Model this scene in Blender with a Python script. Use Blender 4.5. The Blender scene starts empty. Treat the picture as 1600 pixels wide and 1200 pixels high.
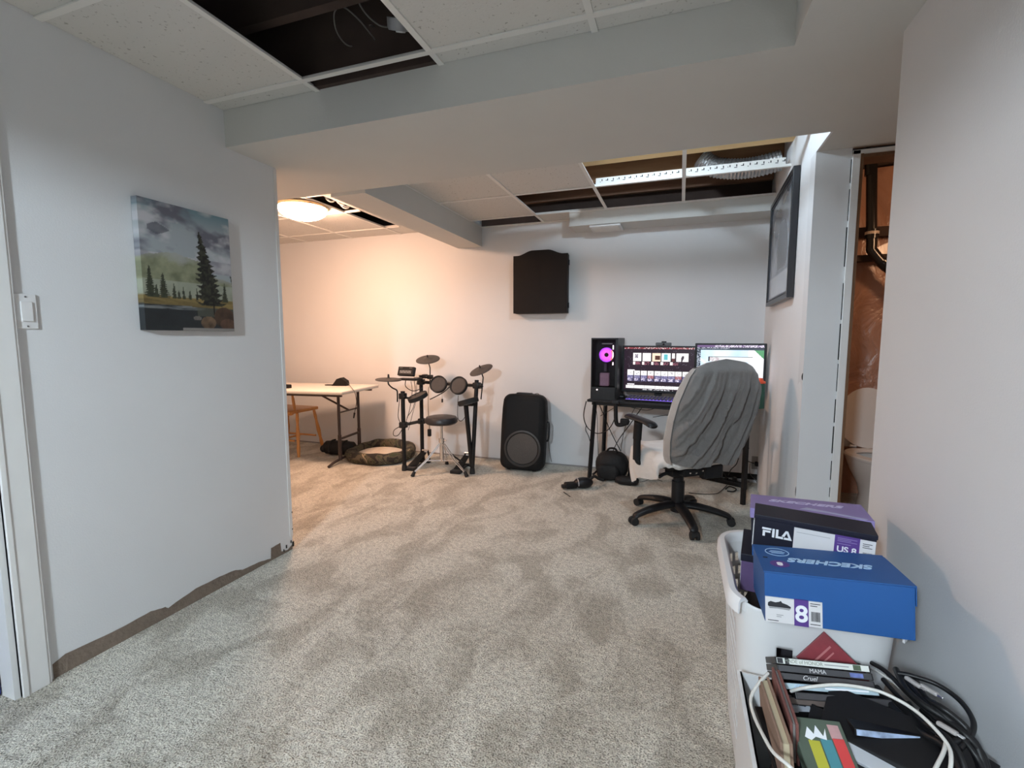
import bpy, bmesh, math, random
from mathutils import Vector, Matrix, Euler
random.seed(7)
PI = math.pi
S = bpy.context.scene
COL = S.collection

# ------------------------------------------------------------------ camera
CAMH, F, PITCH, YAW = 1.229, 740.0, math.radians(5.54), math.radians(19.45)
cam_d = bpy.data.cameras.new('camera'); cam_d.sensor_width = 36; cam_d.lens = F / 1600 * 36
cam_d.clip_start = 0.02
cam = bpy.data.objects.new('camera', cam_d); COL.objects.link(cam)
cam.location = (0, 0, CAMH); cam.rotation_euler = (PI / 2 - PITCH, 0, YAW)
S.camera = cam
CR = Vector((math.cos(YAW), math.sin(YAW), 0))
CW = Vector((-math.sin(YAW) * math.cos(PITCH), math.cos(YAW) * math.cos(PITCH), -math.sin(PITCH)))
CU = CR.cross(CW)
def P(x, y, X=None, Y=None, z=None):
    """measured place: photo pixel met with a known plane of the room"""
    d = (x - 800) / F * CR - (y - 600) / F * CU + CW
    if X is not None: t = X / d.x
    elif Y is not None: t = Y / d.y
    else: t = (z - CAMH) / d.z
    return Vector((0, 0, CAMH)) + d * t

# ------------------------------------------------------------------ world, exposure, lamps of the place
w = bpy.data.worlds.new('world'); S.world = w; w.use_nodes = True
w.node_tree.nodes['Background'].inputs[0].default_value = (0.55, 0.6, 0.68, 1)
w.node_tree.nodes['Background'].inputs[1].default_value = 0.05
S.view_settings.view_transform = 'Standard'; S.view_settings.look = 'None'
S.view_settings.gamma = 1; S.view_settings.use_curve_mapping = False
S.view_settings.exposure = 0.42
def lamp(name, kind, loc, energy, color, size=0.1, rot=None, **k):
    d = bpy.data.lights.new(name, kind); d.energy = energy; d.color = color
    if kind == 'AREA': d.size = size
    else: d.shadow_soft_size = size
    for a, b in k.items(): setattr(d, a, b)
    o = bpy.data.objects.new(name, d); COL.objects.link(o); o.location = loc
    if rot: o.rotation_euler = rot
    return o
lamp('room_lamp', 'POINT', (-0.75, -1.7, 2.12), 235, (0.76, 0.89, 1.0), 0.11)
lamp('bay_lamp', 'POINT', (-0.22, 2.62, 2.41), 26, (0.70, 0.86, 1.0), 0.03)
lamp('bathroom_bulb', 'POINT', (1.75, 3.5, 2.05), 9, (1.0, 0.60, 0.34), 0.08)

# ------------------------------------------------------------------ materials
MATS = {}
def nt(name):
    m = bpy.data.materials.new(name); m.use_nodes = True
    return m, m.node_tree.nodes, m.node_tree.links, m.node_tree.nodes['Principled BSDF']
def mat(name, col, rough=0.6, metal=0.0, noise=0.0, nscale=20, bump=0.0, bscale=60, spec=None, emit=None, estr=1.0, trans=0, alpha=1, coat=0, sheen=0, detail=3):
    if name in MATS: return MATS[name]
    m, N, L, b = nt(name)
    b.inputs['Base Color'].default_value = (*col, 1); b.inputs['Roughness'].default_value = rough
    b.inputs['Metallic'].default_value = metal
    if spec is not None: b.inputs['Specular IOR Level'].default_value = spec
    if trans: b.inputs['Transmission Weight'].default_value = trans
    if alpha < 1: b.inputs['Alpha'].default_value = alpha
    if coat: b.inputs['Coat Weight'].default_value = coat
    if sheen: b.inputs['Sheen Weight'].default_value = sheen
    if emit: b.inputs['Emission Color'].default_value = (*emit, 1); b.inputs['Emission Strength'].default_value = estr
    tc = None
    if noise or bump:
        tc = N.new('ShaderNodeTexCoord')
    if noise:
        n = N.new('ShaderNodeTexNoise'); n.inputs['Scale'].default_value = nscale; n.inputs['Detail'].default_value = detail
        L.new(tc.outputs['Object'], n.inputs['Vector'])
        r = N.new('ShaderNodeMix'); r.data_type = 'RGBA'
        r.inputs[6].default_value = (*[max(0, c * (1 - noise)) for c in col], 1); r.inputs[7].default_value = (*[min(1, c * (1 + noise)) for c in col], 1)
        L.new(n.outputs['Fac'], r.inputs[0]); L.new(r.outputs[2], b.inputs['Base Color'])
    if bump:
        n = N.new('ShaderNodeTexNoise'); n.inputs['Scale'].default_value = bscale; n.inputs['Detail'].default_value = 4
        L.new(tc.outputs['Object'], n.inputs['Vector'])
        bb = N.new('ShaderNodeBump'); bb.inputs['Strength'].default_value = bump; bb.inputs['Distance'].default_value = 0.01
        L.new(n.outputs['Fac'], bb.inputs['Height']); L.new(bb.outputs['Normal'], b.inputs['Normal'])
    MATS[name] = m; return m

def carpet_mat():
    m, N, L, b = nt('carpet_pile'); b.inputs['Roughness'].default_value = 1.0; b.inputs['Specular IOR Level'].default_value = 0.1
    b.inputs['Sheen Weight'].default_value = 0.2
    tc = N.new('ShaderNodeTexCoord')
    def noise(s, d, mp=None, dist=0):
        n = N.new('ShaderNodeTexNoise'); n.inputs['Scale'].default_value = s; n.inputs['Detail'].default_value = d; n.inputs['Distortion'].default_value = dist
        if mp:
            q = N.new('ShaderNodeMapping'); q.inputs['Scale'].default_value = mp; q.inputs['Rotation'].default_value = (0, 0, 0.35)
            L.new(tc.outputs['Object'], q.inputs[0]); L.new(q.outputs[0], n.inputs[0])
        else: L.new(tc.outputs['Object'], n.inputs[0])
        return n
    def ramp(src, stops):
        r = N.new('ShaderNodeValToRGB'); e = r.color_ramp.elements
        e[0].position, e[0].color = stops[0][0], (*stops[0][1], 1); e[1].position, e[1].color = stops[1][0], (*stops[1][1], 1)
        for p, c in stops[2:]:
            x = e.new(p); x.color = (*c, 1)
        L.new(src, r.inputs[0]); return r
    fine = noise(190, 5); mid = noise(42, 4); big = noise(3.2, 7, (1.7, 1, 1), 0.6)
    rf = ramp(fine.outputs['Fac'], [(0.33, (0.19, 0.172, 0.132)), (0.62, (0.90, 0.865, 0.765)), (0.47, (0.64, 0.61, 0.525))])
    rm = ramp(mid.outputs['Fac'], [(0.3, (0.72, 0.72, 0.72)), (0.62, (1.0, 1.0, 1.0))])
    rb = ramp(big.outputs['Fac'], [(0.40, (0.76, 0.74, 0.71)), (0.55, (1.08, 1.08, 1.08))])
    def mul(a, c):
        x = N.new('ShaderNodeMix'); x.data_type = 'RGBA'; x.blend_type = 'MULTIPLY'; x.inputs[0].default_value = 1
        L.new(a, x.inputs[6]); L.new(c, x.inputs[7]); return x.outputs[2]
    L.new(mul(mul(rf.outputs[0], rm.outputs[0]), rb.outputs[0]), b.inputs['Base Color'])
    bp = N.new('ShaderNodeBump'); bp.inputs['Strength'].default_value = 0.9; bp.inputs['Distance'].default_value = 0.012
    L.new(fine.outputs['Fac'], bp.inputs['Height'])
    bp2 = N.new('ShaderNodeBump'); bp2.inputs['Strength'].default_value = 0.5; bp2.inputs['Distance'].default_value = 0.03
    L.new(mid.outputs['Fac'], bp2.inputs['Height']); L.new(bp.outputs[0], bp2.inputs['Normal'])
    L.new(bp2.outputs[0], b.inputs['Normal'])
    return m
def tile_mat():
    m, N, L, b = nt('fissured_ceiling_tile'); b.inputs['Roughness'].default_value = 0.95
    tc = N.new('ShaderNodeTexCoord')
    v = N.new('ShaderNodeTexNoise'); v.inputs['Scale'].default_value = 75; v.inputs['Detail'].default_value = 3; L.new(tc.outputs['Object'], v.inputs[0])
    r = N.new('ShaderNodeValToRGB'); e = r.color_ramp.elements
    e[0].position = 0.29; e[0].color = (0.40, 0.39, 0.36, 1); e[1].position = 0.36; e[1].color = (0.66, 0.65, 0.62, 1)
    L.new(v.outputs['Fac'], r.inputs[0]); L.new(r.outputs[0], b.inputs['Base Color'])
    bp = N.new('ShaderNodeBump'); bp.inputs['Strength'].default_value = 0.4; bp.inputs['Distance'].default_value = 0.004
    L.new(v.outputs['Fac'], bp.inputs['Height']); L.new(bp.outputs[0], b.inputs['Normal'])
    return m
def wood_mat(name, c1, c2, sc=(1, 14, 14), rough=0.5):
    m, N, L, b = nt(name); b.inputs['Roughness'].default_value = rough
    tc = N.new('ShaderNodeTexCoord'); q = N.new('ShaderNodeMapping'); q.inputs['Scale'].default_value = sc
    n = N.new('ShaderNodeTexNoise'); n.inputs['Scale'].default_value = 3; n.inputs['Detail'].default_value = 6; n.inputs['Distortion'].default_value = 0.6
    r = N.new('ShaderNodeMix'); r.data_type = 'RGBA'; r.inputs[6].default_value = (*c1, 1); r.inputs[7].default_value = (*c2, 1)
    L.new(tc.outputs['Object'], q.inputs[0]); L.new(q.outputs[0], n.inputs[0]); L.new(n.outputs['Fac'], r.inputs[0]); L.new(r.outputs[2], b.inputs['Base Color'])
    MATS[name] = m; return m
def vcol_mat(name, rough=0.6, emit=0.0, noise=False):
    m, N, L, b = nt(name); b.inputs['Roughness'].default_value = rough
    a = N.new('ShaderNodeAttribute'); a.attribute_name = 'Col'
    if emit:
        b.inputs['Base Color'].default_value = (0.01, 0.01, 0.012, 1)
        L.new(a.outputs['Color'], b.inputs['Emission Color']); b.inputs['Emission Strength'].default_value = emit
    else: L.new(a.outputs['Color'], b.inputs['Base Color'])
    MATS[name] = m; return m
def camo_mat():
    m, N, L, b = nt('camouflage_fabric'); b.inputs['Roughness'].default_value = 0.95
    tc = N.new('ShaderNodeTexCoord'); n = N.new('ShaderNodeTexNoise'); n.inputs['Scale'].default_value = 11; n.inputs['Detail'].default_value = 4; n.inputs['Distortion'].default_value = 1.5
    r = N.new('ShaderNodeValToRGB'); r.color_ramp.interpolation = 'CONSTANT'; e = r.color_ramp.elements
    e[0].position = 0; e[0].color = (0.025, 0.022, 0.018, 1); e[1].position = 0.47; e[1].color = (0.09, 0.075, 0.05, 1)
    for p, c in ((0.56, (0.05, 0.055, 0.03)), (0.66, (0.28, 0.22, 0.15))):
        x = e.new(p); x.color = (*c, 1)
    L.new(tc.outputs['Object'], n.inputs[0]); L.new(n.outputs['Fac'], r.inputs[0]); L.new(r.outputs[0], b.inputs['Base Color']); return m
def poly_sheet_mat():
    m, N, L, b = nt('vapour_barrier_sheet'); b.inputs['Base Color'].default_value = (0.42, 0.21, 0.14, 1)
    b.inputs['Roughness'].default_value = 0.28; b.inputs['Coat Weight'].default_value = 0.3
    tc = N.new('ShaderNodeTexCoord'); q = N.new('ShaderNodeMapping'); q.inputs['Scale'].default_value = (1.2, 1.2, 0.8); q.inputs['Rotation'].default_value = (0.3, 0.6, 0.2)
    n = N.new('ShaderNodeTexNoise'); n.inputs['Scale'].default_value = 3.2; n.inputs['Detail'].default_value = 5; n.inputs['Distortion'].default_value = 1.2
    L.new(tc.outputs['Object'], q.inputs[0]); L.new(q.outputs[0], n.inputs[0])
    mx = N.new('ShaderNodeMix'); mx.data_type = 'RGBA'; mx.inputs[6].default_value = (0.22, 0.10, 0.065, 1); mx.inputs[7].default_value = (0.62, 0.36, 0.25, 1)
    L.new(n.outputs['Fac'], mx.inputs[0]); L.new(mx.outputs[2], b.inputs['Base Color'])
    bp = N.new('ShaderNodeBump'); bp.inputs['Strength'].default_value = 1; bp.inputs['Distance'].default_value = 0.05
    L.new(n.outputs['Fac'], bp.inputs['Height']); L.new(bp.outputs[0], b.inputs['Normal']); return m

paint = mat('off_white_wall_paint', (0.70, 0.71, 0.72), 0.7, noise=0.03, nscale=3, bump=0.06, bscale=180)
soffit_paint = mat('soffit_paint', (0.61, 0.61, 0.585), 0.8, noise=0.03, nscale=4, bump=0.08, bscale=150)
trim_white = mat('gloss_white_trim', (0.74, 0.74, 0.73), 0.35, noise=0.04, nscale=12)
carpet = carpet_mat(); tile = tile_mat()
grid_white = mat('white_grid_metal', (0.78, 0.77, 0.74), 0.4)
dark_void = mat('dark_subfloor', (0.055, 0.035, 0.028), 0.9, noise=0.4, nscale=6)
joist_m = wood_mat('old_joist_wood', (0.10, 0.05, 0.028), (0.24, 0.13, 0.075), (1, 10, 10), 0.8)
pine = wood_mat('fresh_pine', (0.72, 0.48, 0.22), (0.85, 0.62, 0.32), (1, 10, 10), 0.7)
black = mat('black_plastic', (0.009, 0.009, 0.0105), 0.42, spec=.35, noise=0.2, nscale=30)
black_matte = mat('matte_black_plastic', (0.007, 0.0068, 0.0072), 0.7, spec=.3, noise=0.2, nscale=30, bump=0.1, bscale=200)
black_metal = mat('black_painted_metal', (0.011, 0.011, 0.012), 0.38, 0.2, spec=.35, noise=0.15, nscale=20)
rubber = mat('black_rubber', (0.014, 0.014, 0.014), 0.85, noise=0.2, nscale=40)
pad_grey = mat('charcoal_rubber_pad', (0.05, 0.046, 0.045), 0.75, noise=0.2, nscale=50)
chrome = mat('chrome', (0.75, 0.75, 0.76), 0.18, 1.0, noise=0.05, nscale=9)
alu = mat('crinkled_aluminium', (0.55, 0.55, 0.55), 0.35, 0.9, noise=0.25, nscale=30, bump=0.5, bscale=70)
brown_metal = mat('brown_powder_coated_metal', (0.055, 0.04, 0.036), 0.45, 0.3, noise=0.15, nscale=15)
white_plastic = mat('white_plastic', (0.72, 0.72, 0.72), 0.38, noise=0.03, nscale=10)
table_plastic = mat('cream_table_plastic', (0.70, 0.66, 0.60), 0.5, noise=0.04, nscale=12, bump=0.1, bscale=120)
orange_wood = wood_mat('honey_stained_wood', (0.46, 0.20, 0.055), (0.62, 0.30, 0.09), (1, 12, 2), 0.35)
leather = mat('black_leather', (0.022, 0.02, 0.022), 0.38, noise=0.15, nscale=20, bump=0.15, bscale=90)
shaded_cloth = mat('shaded_stretch_cover', (0.165, 0.16, 0.155), 0.9, noise=0.16, nscale=14, bump=0.25, bscale=120, sheen=0.35)  # rear of the chair cover, its shade painted in as a darker grey
lit_cloth = mat('top_lit_stretch_cover', (0.66, 0.65, 0.63), 0.9, noise=0.10, nscale=9, bump=0.3, bscale=50, sheen=0.2)  # same cover fabric on the seat, paled to carry the light from above
cable_black = mat('black_cable', (0.007, 0.007, 0.0078), 0.45, spec=.35, noise=0.1, nscale=30)
cable_grey = mat('grey_cable', (0.12, 0.11, 0.10), 0.5, noise=0.1, nscale=30)
cable_white = mat('white_cable', (0.66, 0.66, 0.62), 0.4, noise=0.06, nscale=30)
torn = mat('torn_drywall_paper', (0.20, 0.155, 0.12), 0.95, noise=0.3, nscale=25, bump=0.5, bscale=60)
dark_gap = mat('dark_gap', (0.01, 0.01, 0.01), 0.9, noise=0.1, nscale=10)
porcelain = mat('porcelain', (0.78, 0.73, 0.68), 0.15, noise=0.02, nscale=6, coat=0.4)
abs_pipe = mat('black_abs_pipe', (0.012, 0.012, 0.013), 0.22, noise=0.1, nscale=20)

# ------------------------------------------------------------------ mesh builder
def rotm(rx=0, ry=0, rz=0): return Euler((rx, ry, rz)).to_matrix().to_4x4()
def TR(loc, rot=(0, 0, 0)): return Matrix.Translation(Vector(loc)) @ Euler(rot).to_matrix().to_4x4()
class MB:
    def __init__(self): self.bm = bmesh.new(); self.mi = 0
    def _fin(self, verts, M=None):
        if M is not None: bmesh.ops.transform(self.bm, matrix=M, verts=verts)
        fs = set()
        for v in verts:
            for f in v.link_faces: fs.add(f)
        for f in fs: f.material_index = self.mi
        return list(fs)
    def box(self, c, s, M=None, bev=0, seg=2, taper=None):
        r = bmesh.ops.create_cube(self.bm, size=1); vs = r['verts']
        for v in vs:
            v.co = Vector((v.co.x * s[0], v.co.y * s[1], v.co.z * s[2]))
            if taper and v.co.z > 0: v.co.x *= taper; v.co.y *= taper
            v.co += Vector(c)
        if bev:
            es = set()
            for v in vs:
                for e in v.link_edges: es.add(e)
            r = bmesh.ops.bevel(self.bm, geom=list(es), offset=bev, segments=seg, affect='EDGES', profile=0.5)
            vs = list({v for f in r['faces'] for v in f.verts} | {v for v in vs if v.is_valid})
        self._fin(vs, M); return self
    def ext(self, x0, x1, y0, y1, z0, z1, M=None, bev=0, seg=2):
        return self.box(((x0 + x1) / 2, (y0 + y1) / 2, (z0 + z1) / 2), (abs(x1 - x0), abs(y1 - y0), abs(z1 - z0)), M, bev, seg)
    def tube(self, pts, r, n=8, closed=False, M=None, flat=1.0):
        pts = [Vector(p) for p in pts]; k = len(pts); rings = []
        prev = None
        for i, p in enumerate(pts):
            a = pts[(i - 1) % k] if (closed or i > 0) else p
            b = pts[(i + 1) % k] if (closed or i < k - 1) else p
            t = (b - a).normalized() if (b - a).length > 1e-9 else Vector((0, 0, 1))
            if prev is None:
                ref = Vector((0, 0, 1)) if abs(t.z) < 0.9 else Vector((1, 0, 0))
                nn = (ref - t * ref.dot(t)).normalized()
            else:
                nn = (prev - t * prev.dot(t)); nn = nn.normalized() if nn.length > 1e-6 else prev
            prev = nn; bb = t.cross(nn)
            rr = r[i] if isinstance(r, (list, tuple)) else r
            rings.append([self.bm.verts.new(p + nn * math.cos(2 * PI * j / n) * rr * flat + bb * math.sin(2 * PI * j / n) * rr) for j in range(n)])
        fs = []
        for i in range(k if closed else k - 1):
            A, B = rings[i], rings[(i + 1) % k]
            for j in range(n): fs.append(self.bm.faces.new((A[j], A[(j + 1) % n], B[(j + 1) % n], B[j])))
        if not closed:
            fs.append(self.bm.faces.new(list(reversed(rings[0])))); fs.append(self.bm.faces.new(rings[-1]))
        self._fin([v for q in rings for v in q], M); return self
    def cyl(self, a, b, r, n=16, r2=None): return self.tube([a, b], [r, r if r2 is None else r2], n)
    def lathe(self, prof, M=None, n=32):
        rings = []
        for r, z in prof:
            if r < 1e-6: rings.append([self.bm.verts.new((0, 0, z))])
            else: rings.append([self.bm.verts.new((r * math.cos(2 * PI * j / n), r * math.sin(2 * PI * j / n), z)) for j in range(n)])
        for A, B in zip(rings, rings[1:]):
            for j in range(n):
                a, b = A[j % len(A)], A[(j + 1) % len(A)]; c, d = B[(j + 1) % len(B)], B[j % len(B)]
                q = []
                for v in (a, b, c, d):
                    if v not in q: q.append(v)
                if len(q) > 2: self.bm.faces.new(q)
        self._fin([v for q in rings for v in q], M); return self
    def prism(self, poly, h, M=None):
        """poly in local xy, extruded along local z from 0 to h"""
        A = [self.bm.verts.new((x, y, 0)) for x, y in poly]; B = [self.bm.verts.new((x, y, h)) for x, y in poly]; n = len(poly)
        self.bm.faces.new(list(reversed(A))); self.bm.faces.new(B)
        for j in range(n): self.bm.faces.new((A[j], A[(j + 1) % n], B[(j + 1) % n], B[j]))
        self._fin(A + B, M); return self
    def grid(self, fn, nu, nv, M=None, closeu=False, skip=None):
        V = [[self.bm.verts.new(fn(i / nu, j / nv)) for j in range(nv + 1)] for i in range(nu if closeu else nu + 1)]
        for i in range(nu):
            for j in range(nv):
                if skip and skip(i, j): continue
                i2 = (i + 1) % nu if closeu else i + 1
                self.bm.faces.new((V[i][j], V[i2][j], V[i2][j + 1], V[i][j + 1]))
        self._fin([v for q in V for v in q], M); self.V = V; return self
    def ball(self, c, r, n=16, M=None):
        rr = r if isinstance(r, (tuple, list)) else (r, r, r)
        q = bmesh.ops.create_uvsphere(self.bm, u_segments=n, v_segments=max(6, n // 2), radius=1)['verts']
        for v in q: v.co = Vector((v.co.x * rr[0] + c[0], v.co.y * rr[1] + c[1], v.co.z * rr[2] + c[2]))
        self._fin(q, M); return self
    def quad(self, a, b, c, d):
        vs = [self.bm.verts.new(p) for p in (a, b, c, d)]; self.bm.faces.new(vs); self._fin(vs); return self
    def colors(self, fn, point=False):
        """fn(co)->rgb, one colour per vertex (point) or per face"""
        if point:
            ly = self.bm.verts.layers.float_color.new('Col')
            for v in self.bm.verts: v[ly] = (*fn(v.co), 1)
        else:
            ly = self.bm.loops.layers.float_color.new('Col')
            for f in self.bm.faces:
                c = (*fn(f.calc_center_median()), 1)
                for l in f.loops: l[ly] = c
        return self
    def build(self, name, m, parent=None, smooth=False, loc=None, angle=40, local=False, norm=True):
        """vertices are in room coordinates unless local=True; the mesh goes under its parent or stands alone with origin loc"""
        if norm: bmesh.ops.recalc_face_normals(self.bm, faces=self.bm.faces)
        me = bpy.data.meshes.new(name)
        for x in (m if isinstance(m, (list, tuple)) else [m]): me.materials.append(x)
        o = bpy.data.objects.new(name, me); COL.objects.link(o)
        if parent is not None:
            o.parent = parent; o['_w'] = 0
            if not local: bmesh.ops.transform(self.bm, matrix=WM[parent.name].inverted(), verts=self.bm.verts)
            WM[o.name] = WM[parent.name]
        else:
            L = Matrix.Translation(Vector(loc)) if loc is not None and not isinstance(loc, Matrix) else (loc if loc is not None else Matrix.Identity(4))
            if not local: bmesh.ops.transform(self.bm, matrix=L.inverted(), verts=self.bm.verts)
            o.matrix_world = L; o.location = L.to_translation(); o.rotation_euler = L.to_euler()
            WM[o.name] = L
        if '_w' in o: del o['_w']
        self.bm.to_mesh(me); self.bm.free()
        if smooth:
            for p in me.polygons: p.use_smooth = True
            try: me.set_sharp_from_angle(angle=math.radians(angle))
            except Exception: pass
        return o
WM = {}
USED = set()
def tag(o, label, cat, group=None):
    assert 4 <= len(label.split()) <= 16, label
    o['label'] = label; o['category'] = cat
    if group: o['group'] = group
    return o
def struct(o): o['kind'] = 'structure'; return o
def thing(name, label, cat, M, group=None):
    o = bpy.data.objects.new(name, None); COL.objects.link(o); o.empty_display_size = 0.05
    if not isinstance(M, Matrix): M = Matrix.Translation(Vector(M))
    o.location = M.to_translation(); o.rotation_euler = M.to_euler(); WM[o.name] = M
    return tag(o, label, cat, group)
def text(s, M, size, m, parent, name='lettering', ext=0.0004, shear=0.0, bold=0.0, sx=1.0, local=True, space=1.0):
    cu = bpy.data.curves.new('t', 'FONT'); cu.body = s; cu.size = size; cu.extrude = ext; cu.shear = shear; cu.offset = bold
    cu.align_x = 'CENTER'; cu.align_y = 'CENTER'; cu.space_character = space
    t = bpy.data.objects.new('t', cu); COL.objects.link(t)
    bpy.context.view_layer.update()
    me = bpy.data.meshes.new_from_object(t.evaluated_get(bpy.context.evaluated_depsgraph_get()))
    bpy.data.objects.remove(t); bpy.data.curves.remove(cu)
    b = MB(); b.bm.from_mesh(me); bpy.data.meshes.remove(me)
    bmesh.ops.transform(b.bm, matrix=M @ Matrix.Diagonal((sx, 1, 1, 1)), verts=b.bm.verts)
    return b.build(name, m, parent, local=local)
def curve_pts(pts, n=8, closed=False):
    """Catmull-Rom through the points"""
    p = [Vector(q) for q in pts]; k = len(p); out = []
    seg = k if closed else k - 1
    for i in range(seg):
        g = (lambda j: p[j % k]) if closed else (lambda j: p[min(max(j, 0), k - 1)])
        a, b, c, d = g(i - 1), g(i), g(i + 1), g(i + 2)
        for s in range(n):
            t = s / n
            out.append(0.5 * ((2 * b) + (c - a) * t + (2 * a - 5 * b + 4 * c - d) * t * t + (3 * b - a - 3 * c + d) * t ** 3))
    if not closed: out.append(p[-1])
    return out
def cable(pts, r=0.003, n=6): return MB().tube(curve_pts(pts, 8), r, n)
def hashn(i, j, s=0):
    x = math.sin(i * 127.1 + j * 311.7 + s * 74.7) * 43758.5453
    return x - math.floor(x)
def vnoise(x, y, s=0):
    i, j = math.floor(x), math.floor(y); f, g = x - i, y - j
    f = f * f * (3 - 2 * f); g = g * g * (3 - 2 * g)
    return (hashn(i, j, s) * (1 - f) + hashn(i + 1, j, s) * f) * (1 - g) + (hashn(i, j + 1, s) * (1 - f) + hashn(i + 1, j + 1, s) * f) * g
def fbm(x, y, s=0): return vnoise(x, y, s) * .5 + vnoise(x * 2.1, y * 2.1, s + 1) * .27 + vnoise(x * 4.3, y * 4.3, s + 2) * .15 + vnoise(x * 8.7, y * 8.7, s + 3) * .08
def mix(a, b, t): t = max(0, min(1, t)); return tuple(p * (1 - t) + q * t for p, q in zip(a, b))
def lin(r, g, b): return tuple((c / 255) ** 2.2 for c in (r, g, b))

# ================================================================== THE SETTING
ZC, ZS, ZT = 2.315, 2.145, 2.66        # ceiling tiles, soffit underside, top of the cavity
XL, XR = -2.10, 0.605
YB = 4.41
struct(MB().ext(-5.3, 2.6, -2.7, 4.6, -0.1, 0).build('floor', carpet))
struct(MB().ext(-5.3, 0.76, YB, YB + .12, 0, ZT).build('wall_back', paint))
struct(MB().ext(-5.3, -5.2, 2.0, YB, 0, ZT).build('wall_far_left', paint))
b = MB(); b.ext(XL - .11, XL, .99 - .13, 2.09, 0, ZT); b.ext(XL - .11, XL, -.55, 0.0, 0, ZT); b.ext(XL - .11, XL, 0.0, .86, 2.06, ZT)
b.ext(-5.3, XL - .11, 1.98, 2.09, 0, ZT)
struct(b.build('wall_left', paint))
struct(MB().ext(XR, XR + .11, -.55, 1.825, 0, ZT).build('wall_right', paint))
panel = wood_mat('bounce_cutting_dark_wood', (.05, .035, .025), (.10, .07, .05), (10, 10, 1))  # dark tone added on unseen rear walls to cut bounced light
struct(MB().ext(XR, XR + .11, -2.7, -.55, 0, ZT).build('wall_rear_right', panel)); struct(MB().ext(XL - .11, XL, -2.7, -.55, 0, ZT).build('wall_rear_left', panel))
struct(MB().ext(-2.21, 0.715, -2.8, -2.7, 0, ZT).build('wall_front', panel))
# unseen lintel added behind the camera to shade the upper walls
struct(MB().ext(XL, XR, -.55, -.42, 1.99, ZT).build('wall_shading_lintel', panel))
# soffit
b = MB()
b.ext(-5.2, 0.31, 1.79, 2.56, ZS, ZT); b.ext(0.31, 2.0, -.42, 2.56, ZS, ZT)
b.ext(0.615, 2.0, 2.56, 2.81, ZS, ZT); b.ext(-2.13, -1.87, 2.56, YB, ZS - .02, ZC + .02)
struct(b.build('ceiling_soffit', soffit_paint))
# bulkhead along the back wall with its own end
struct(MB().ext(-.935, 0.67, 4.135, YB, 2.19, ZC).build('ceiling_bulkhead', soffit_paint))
# tiles: rectangles that are NOT missing
b = MB(); zt = (ZC, ZC + .014)
def tl(x0, x1, y0, y1): b.ext(x0 + .002, x1 - .002, y0 + .002, y1 - .002, *zt)
ys = [1.79, 1.70, 1.09, .48, -.13, -.42]
for i in range(5):
    for x0, x1 in ((XL, -1.54), (-1.54, -.93), (-.93, -.32), (-.32, .31)):
        if x0 == -1.54 and ys[i] > .5: continue
        tl(x0, x1, ys[i + 1], ys[i])
for y0, y1 in ((2.56, 2.91), (2.91, 3.52), (3.52, 4.13), (4.13, YB)):     # bay behind the soffit
    for x0, x1 in ((-1.87, -1.24), (-1.24, -.62), (-.62, -.01), (-.01, .66)):
        if x0 >= -.63 and y0 > 2.8 and y0 < 4.0: continue
        if x0 >= -.63 and y0 > 4.0: continue
        if x0 == -1.24 and y0 == 3.52: continue
        if x0 == -1.87 and y0 == 4.13: continue
        if x0 >= -.63 and y0 == 2.56: continue
        tl(x0, x1, y0, y1)
xs = [-5.2, -4.62, -4.01, -3.40, -2.79]
for i in range(4):                                                      # lamp bay
    for y0, y1 in ((2.56, 2.90), (2.90, 3.51), (3.51, 4.12), (4.12, YB)): tl(xs[i], xs[i + 1], y0, y1)
tl(-2.79, -2.13, 2.56, 3.06); tl(-2.62, -2.13, 3.06, 4.10); tl(-2.79, -2.13, 4.10, YB)
for y0, y1 in ((-2.7, -2.1), (-2.1, -1.5), (-1.5, -.9), (-.9, -.55)):
    for x0, x1 in ((XL, -1.54), (-1.54, -.93), (-.93, -.32), (-.32, .605)): tl(x0, x1, y0, y1)
struct(b.build('ceiling', tile))
# T-bar grid
b = MB(); g = (ZC - .006, ZC - .0005); h = .012
def tx(x, y0, y1): b.ext(x - h, x + h, y0, y1, *g); b.ext(x - .001, x + .001, y0, y1, ZC, ZC + .012)
def ty(y, x0, x1): b.ext(x0, x1, y - h, y + h, ZC - .0066, ZC - .0009); b.ext(x0, x1, y - .001, y + .001, ZC, ZC + (.03 if y == 2.91 else .012))
for x in (-1.54, -.93, -.32): tx(x, -.42, 1.79)
for y in (1.70, -.13): ty(y, XL, .31)
ty(1.09, XL, -1.54); ty(1.09, -.93, .31); ty(.48, XL, .31)
for x in (-1.24, -.62, -.01): tx(x, 2.56, 4.13)
tx(-1.24, 4.13, YB)
for y in (2.91, 3.52): ty(y, -1.87, .65)
ty(4.13, -1.87, -.93)
for x in (-4.62, -4.01, -3.40, -2.785): tx(x, 2.56, YB)
for y in (2.90, 3.505, 4.12): ty(y, -5.2, -2.62)
b.ext(-1.885, -1.865, 2.56, YB, ZC - .012, ZC - .001); b.ext(-1.87, -.93, YB - .02, YB, ZC - .012, ZC - .001); b.ext(-.93, .66, 4.118, 4.134, ZC - .014, ZC - .001)
struct(b.build('trim_1', grid_white))
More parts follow.
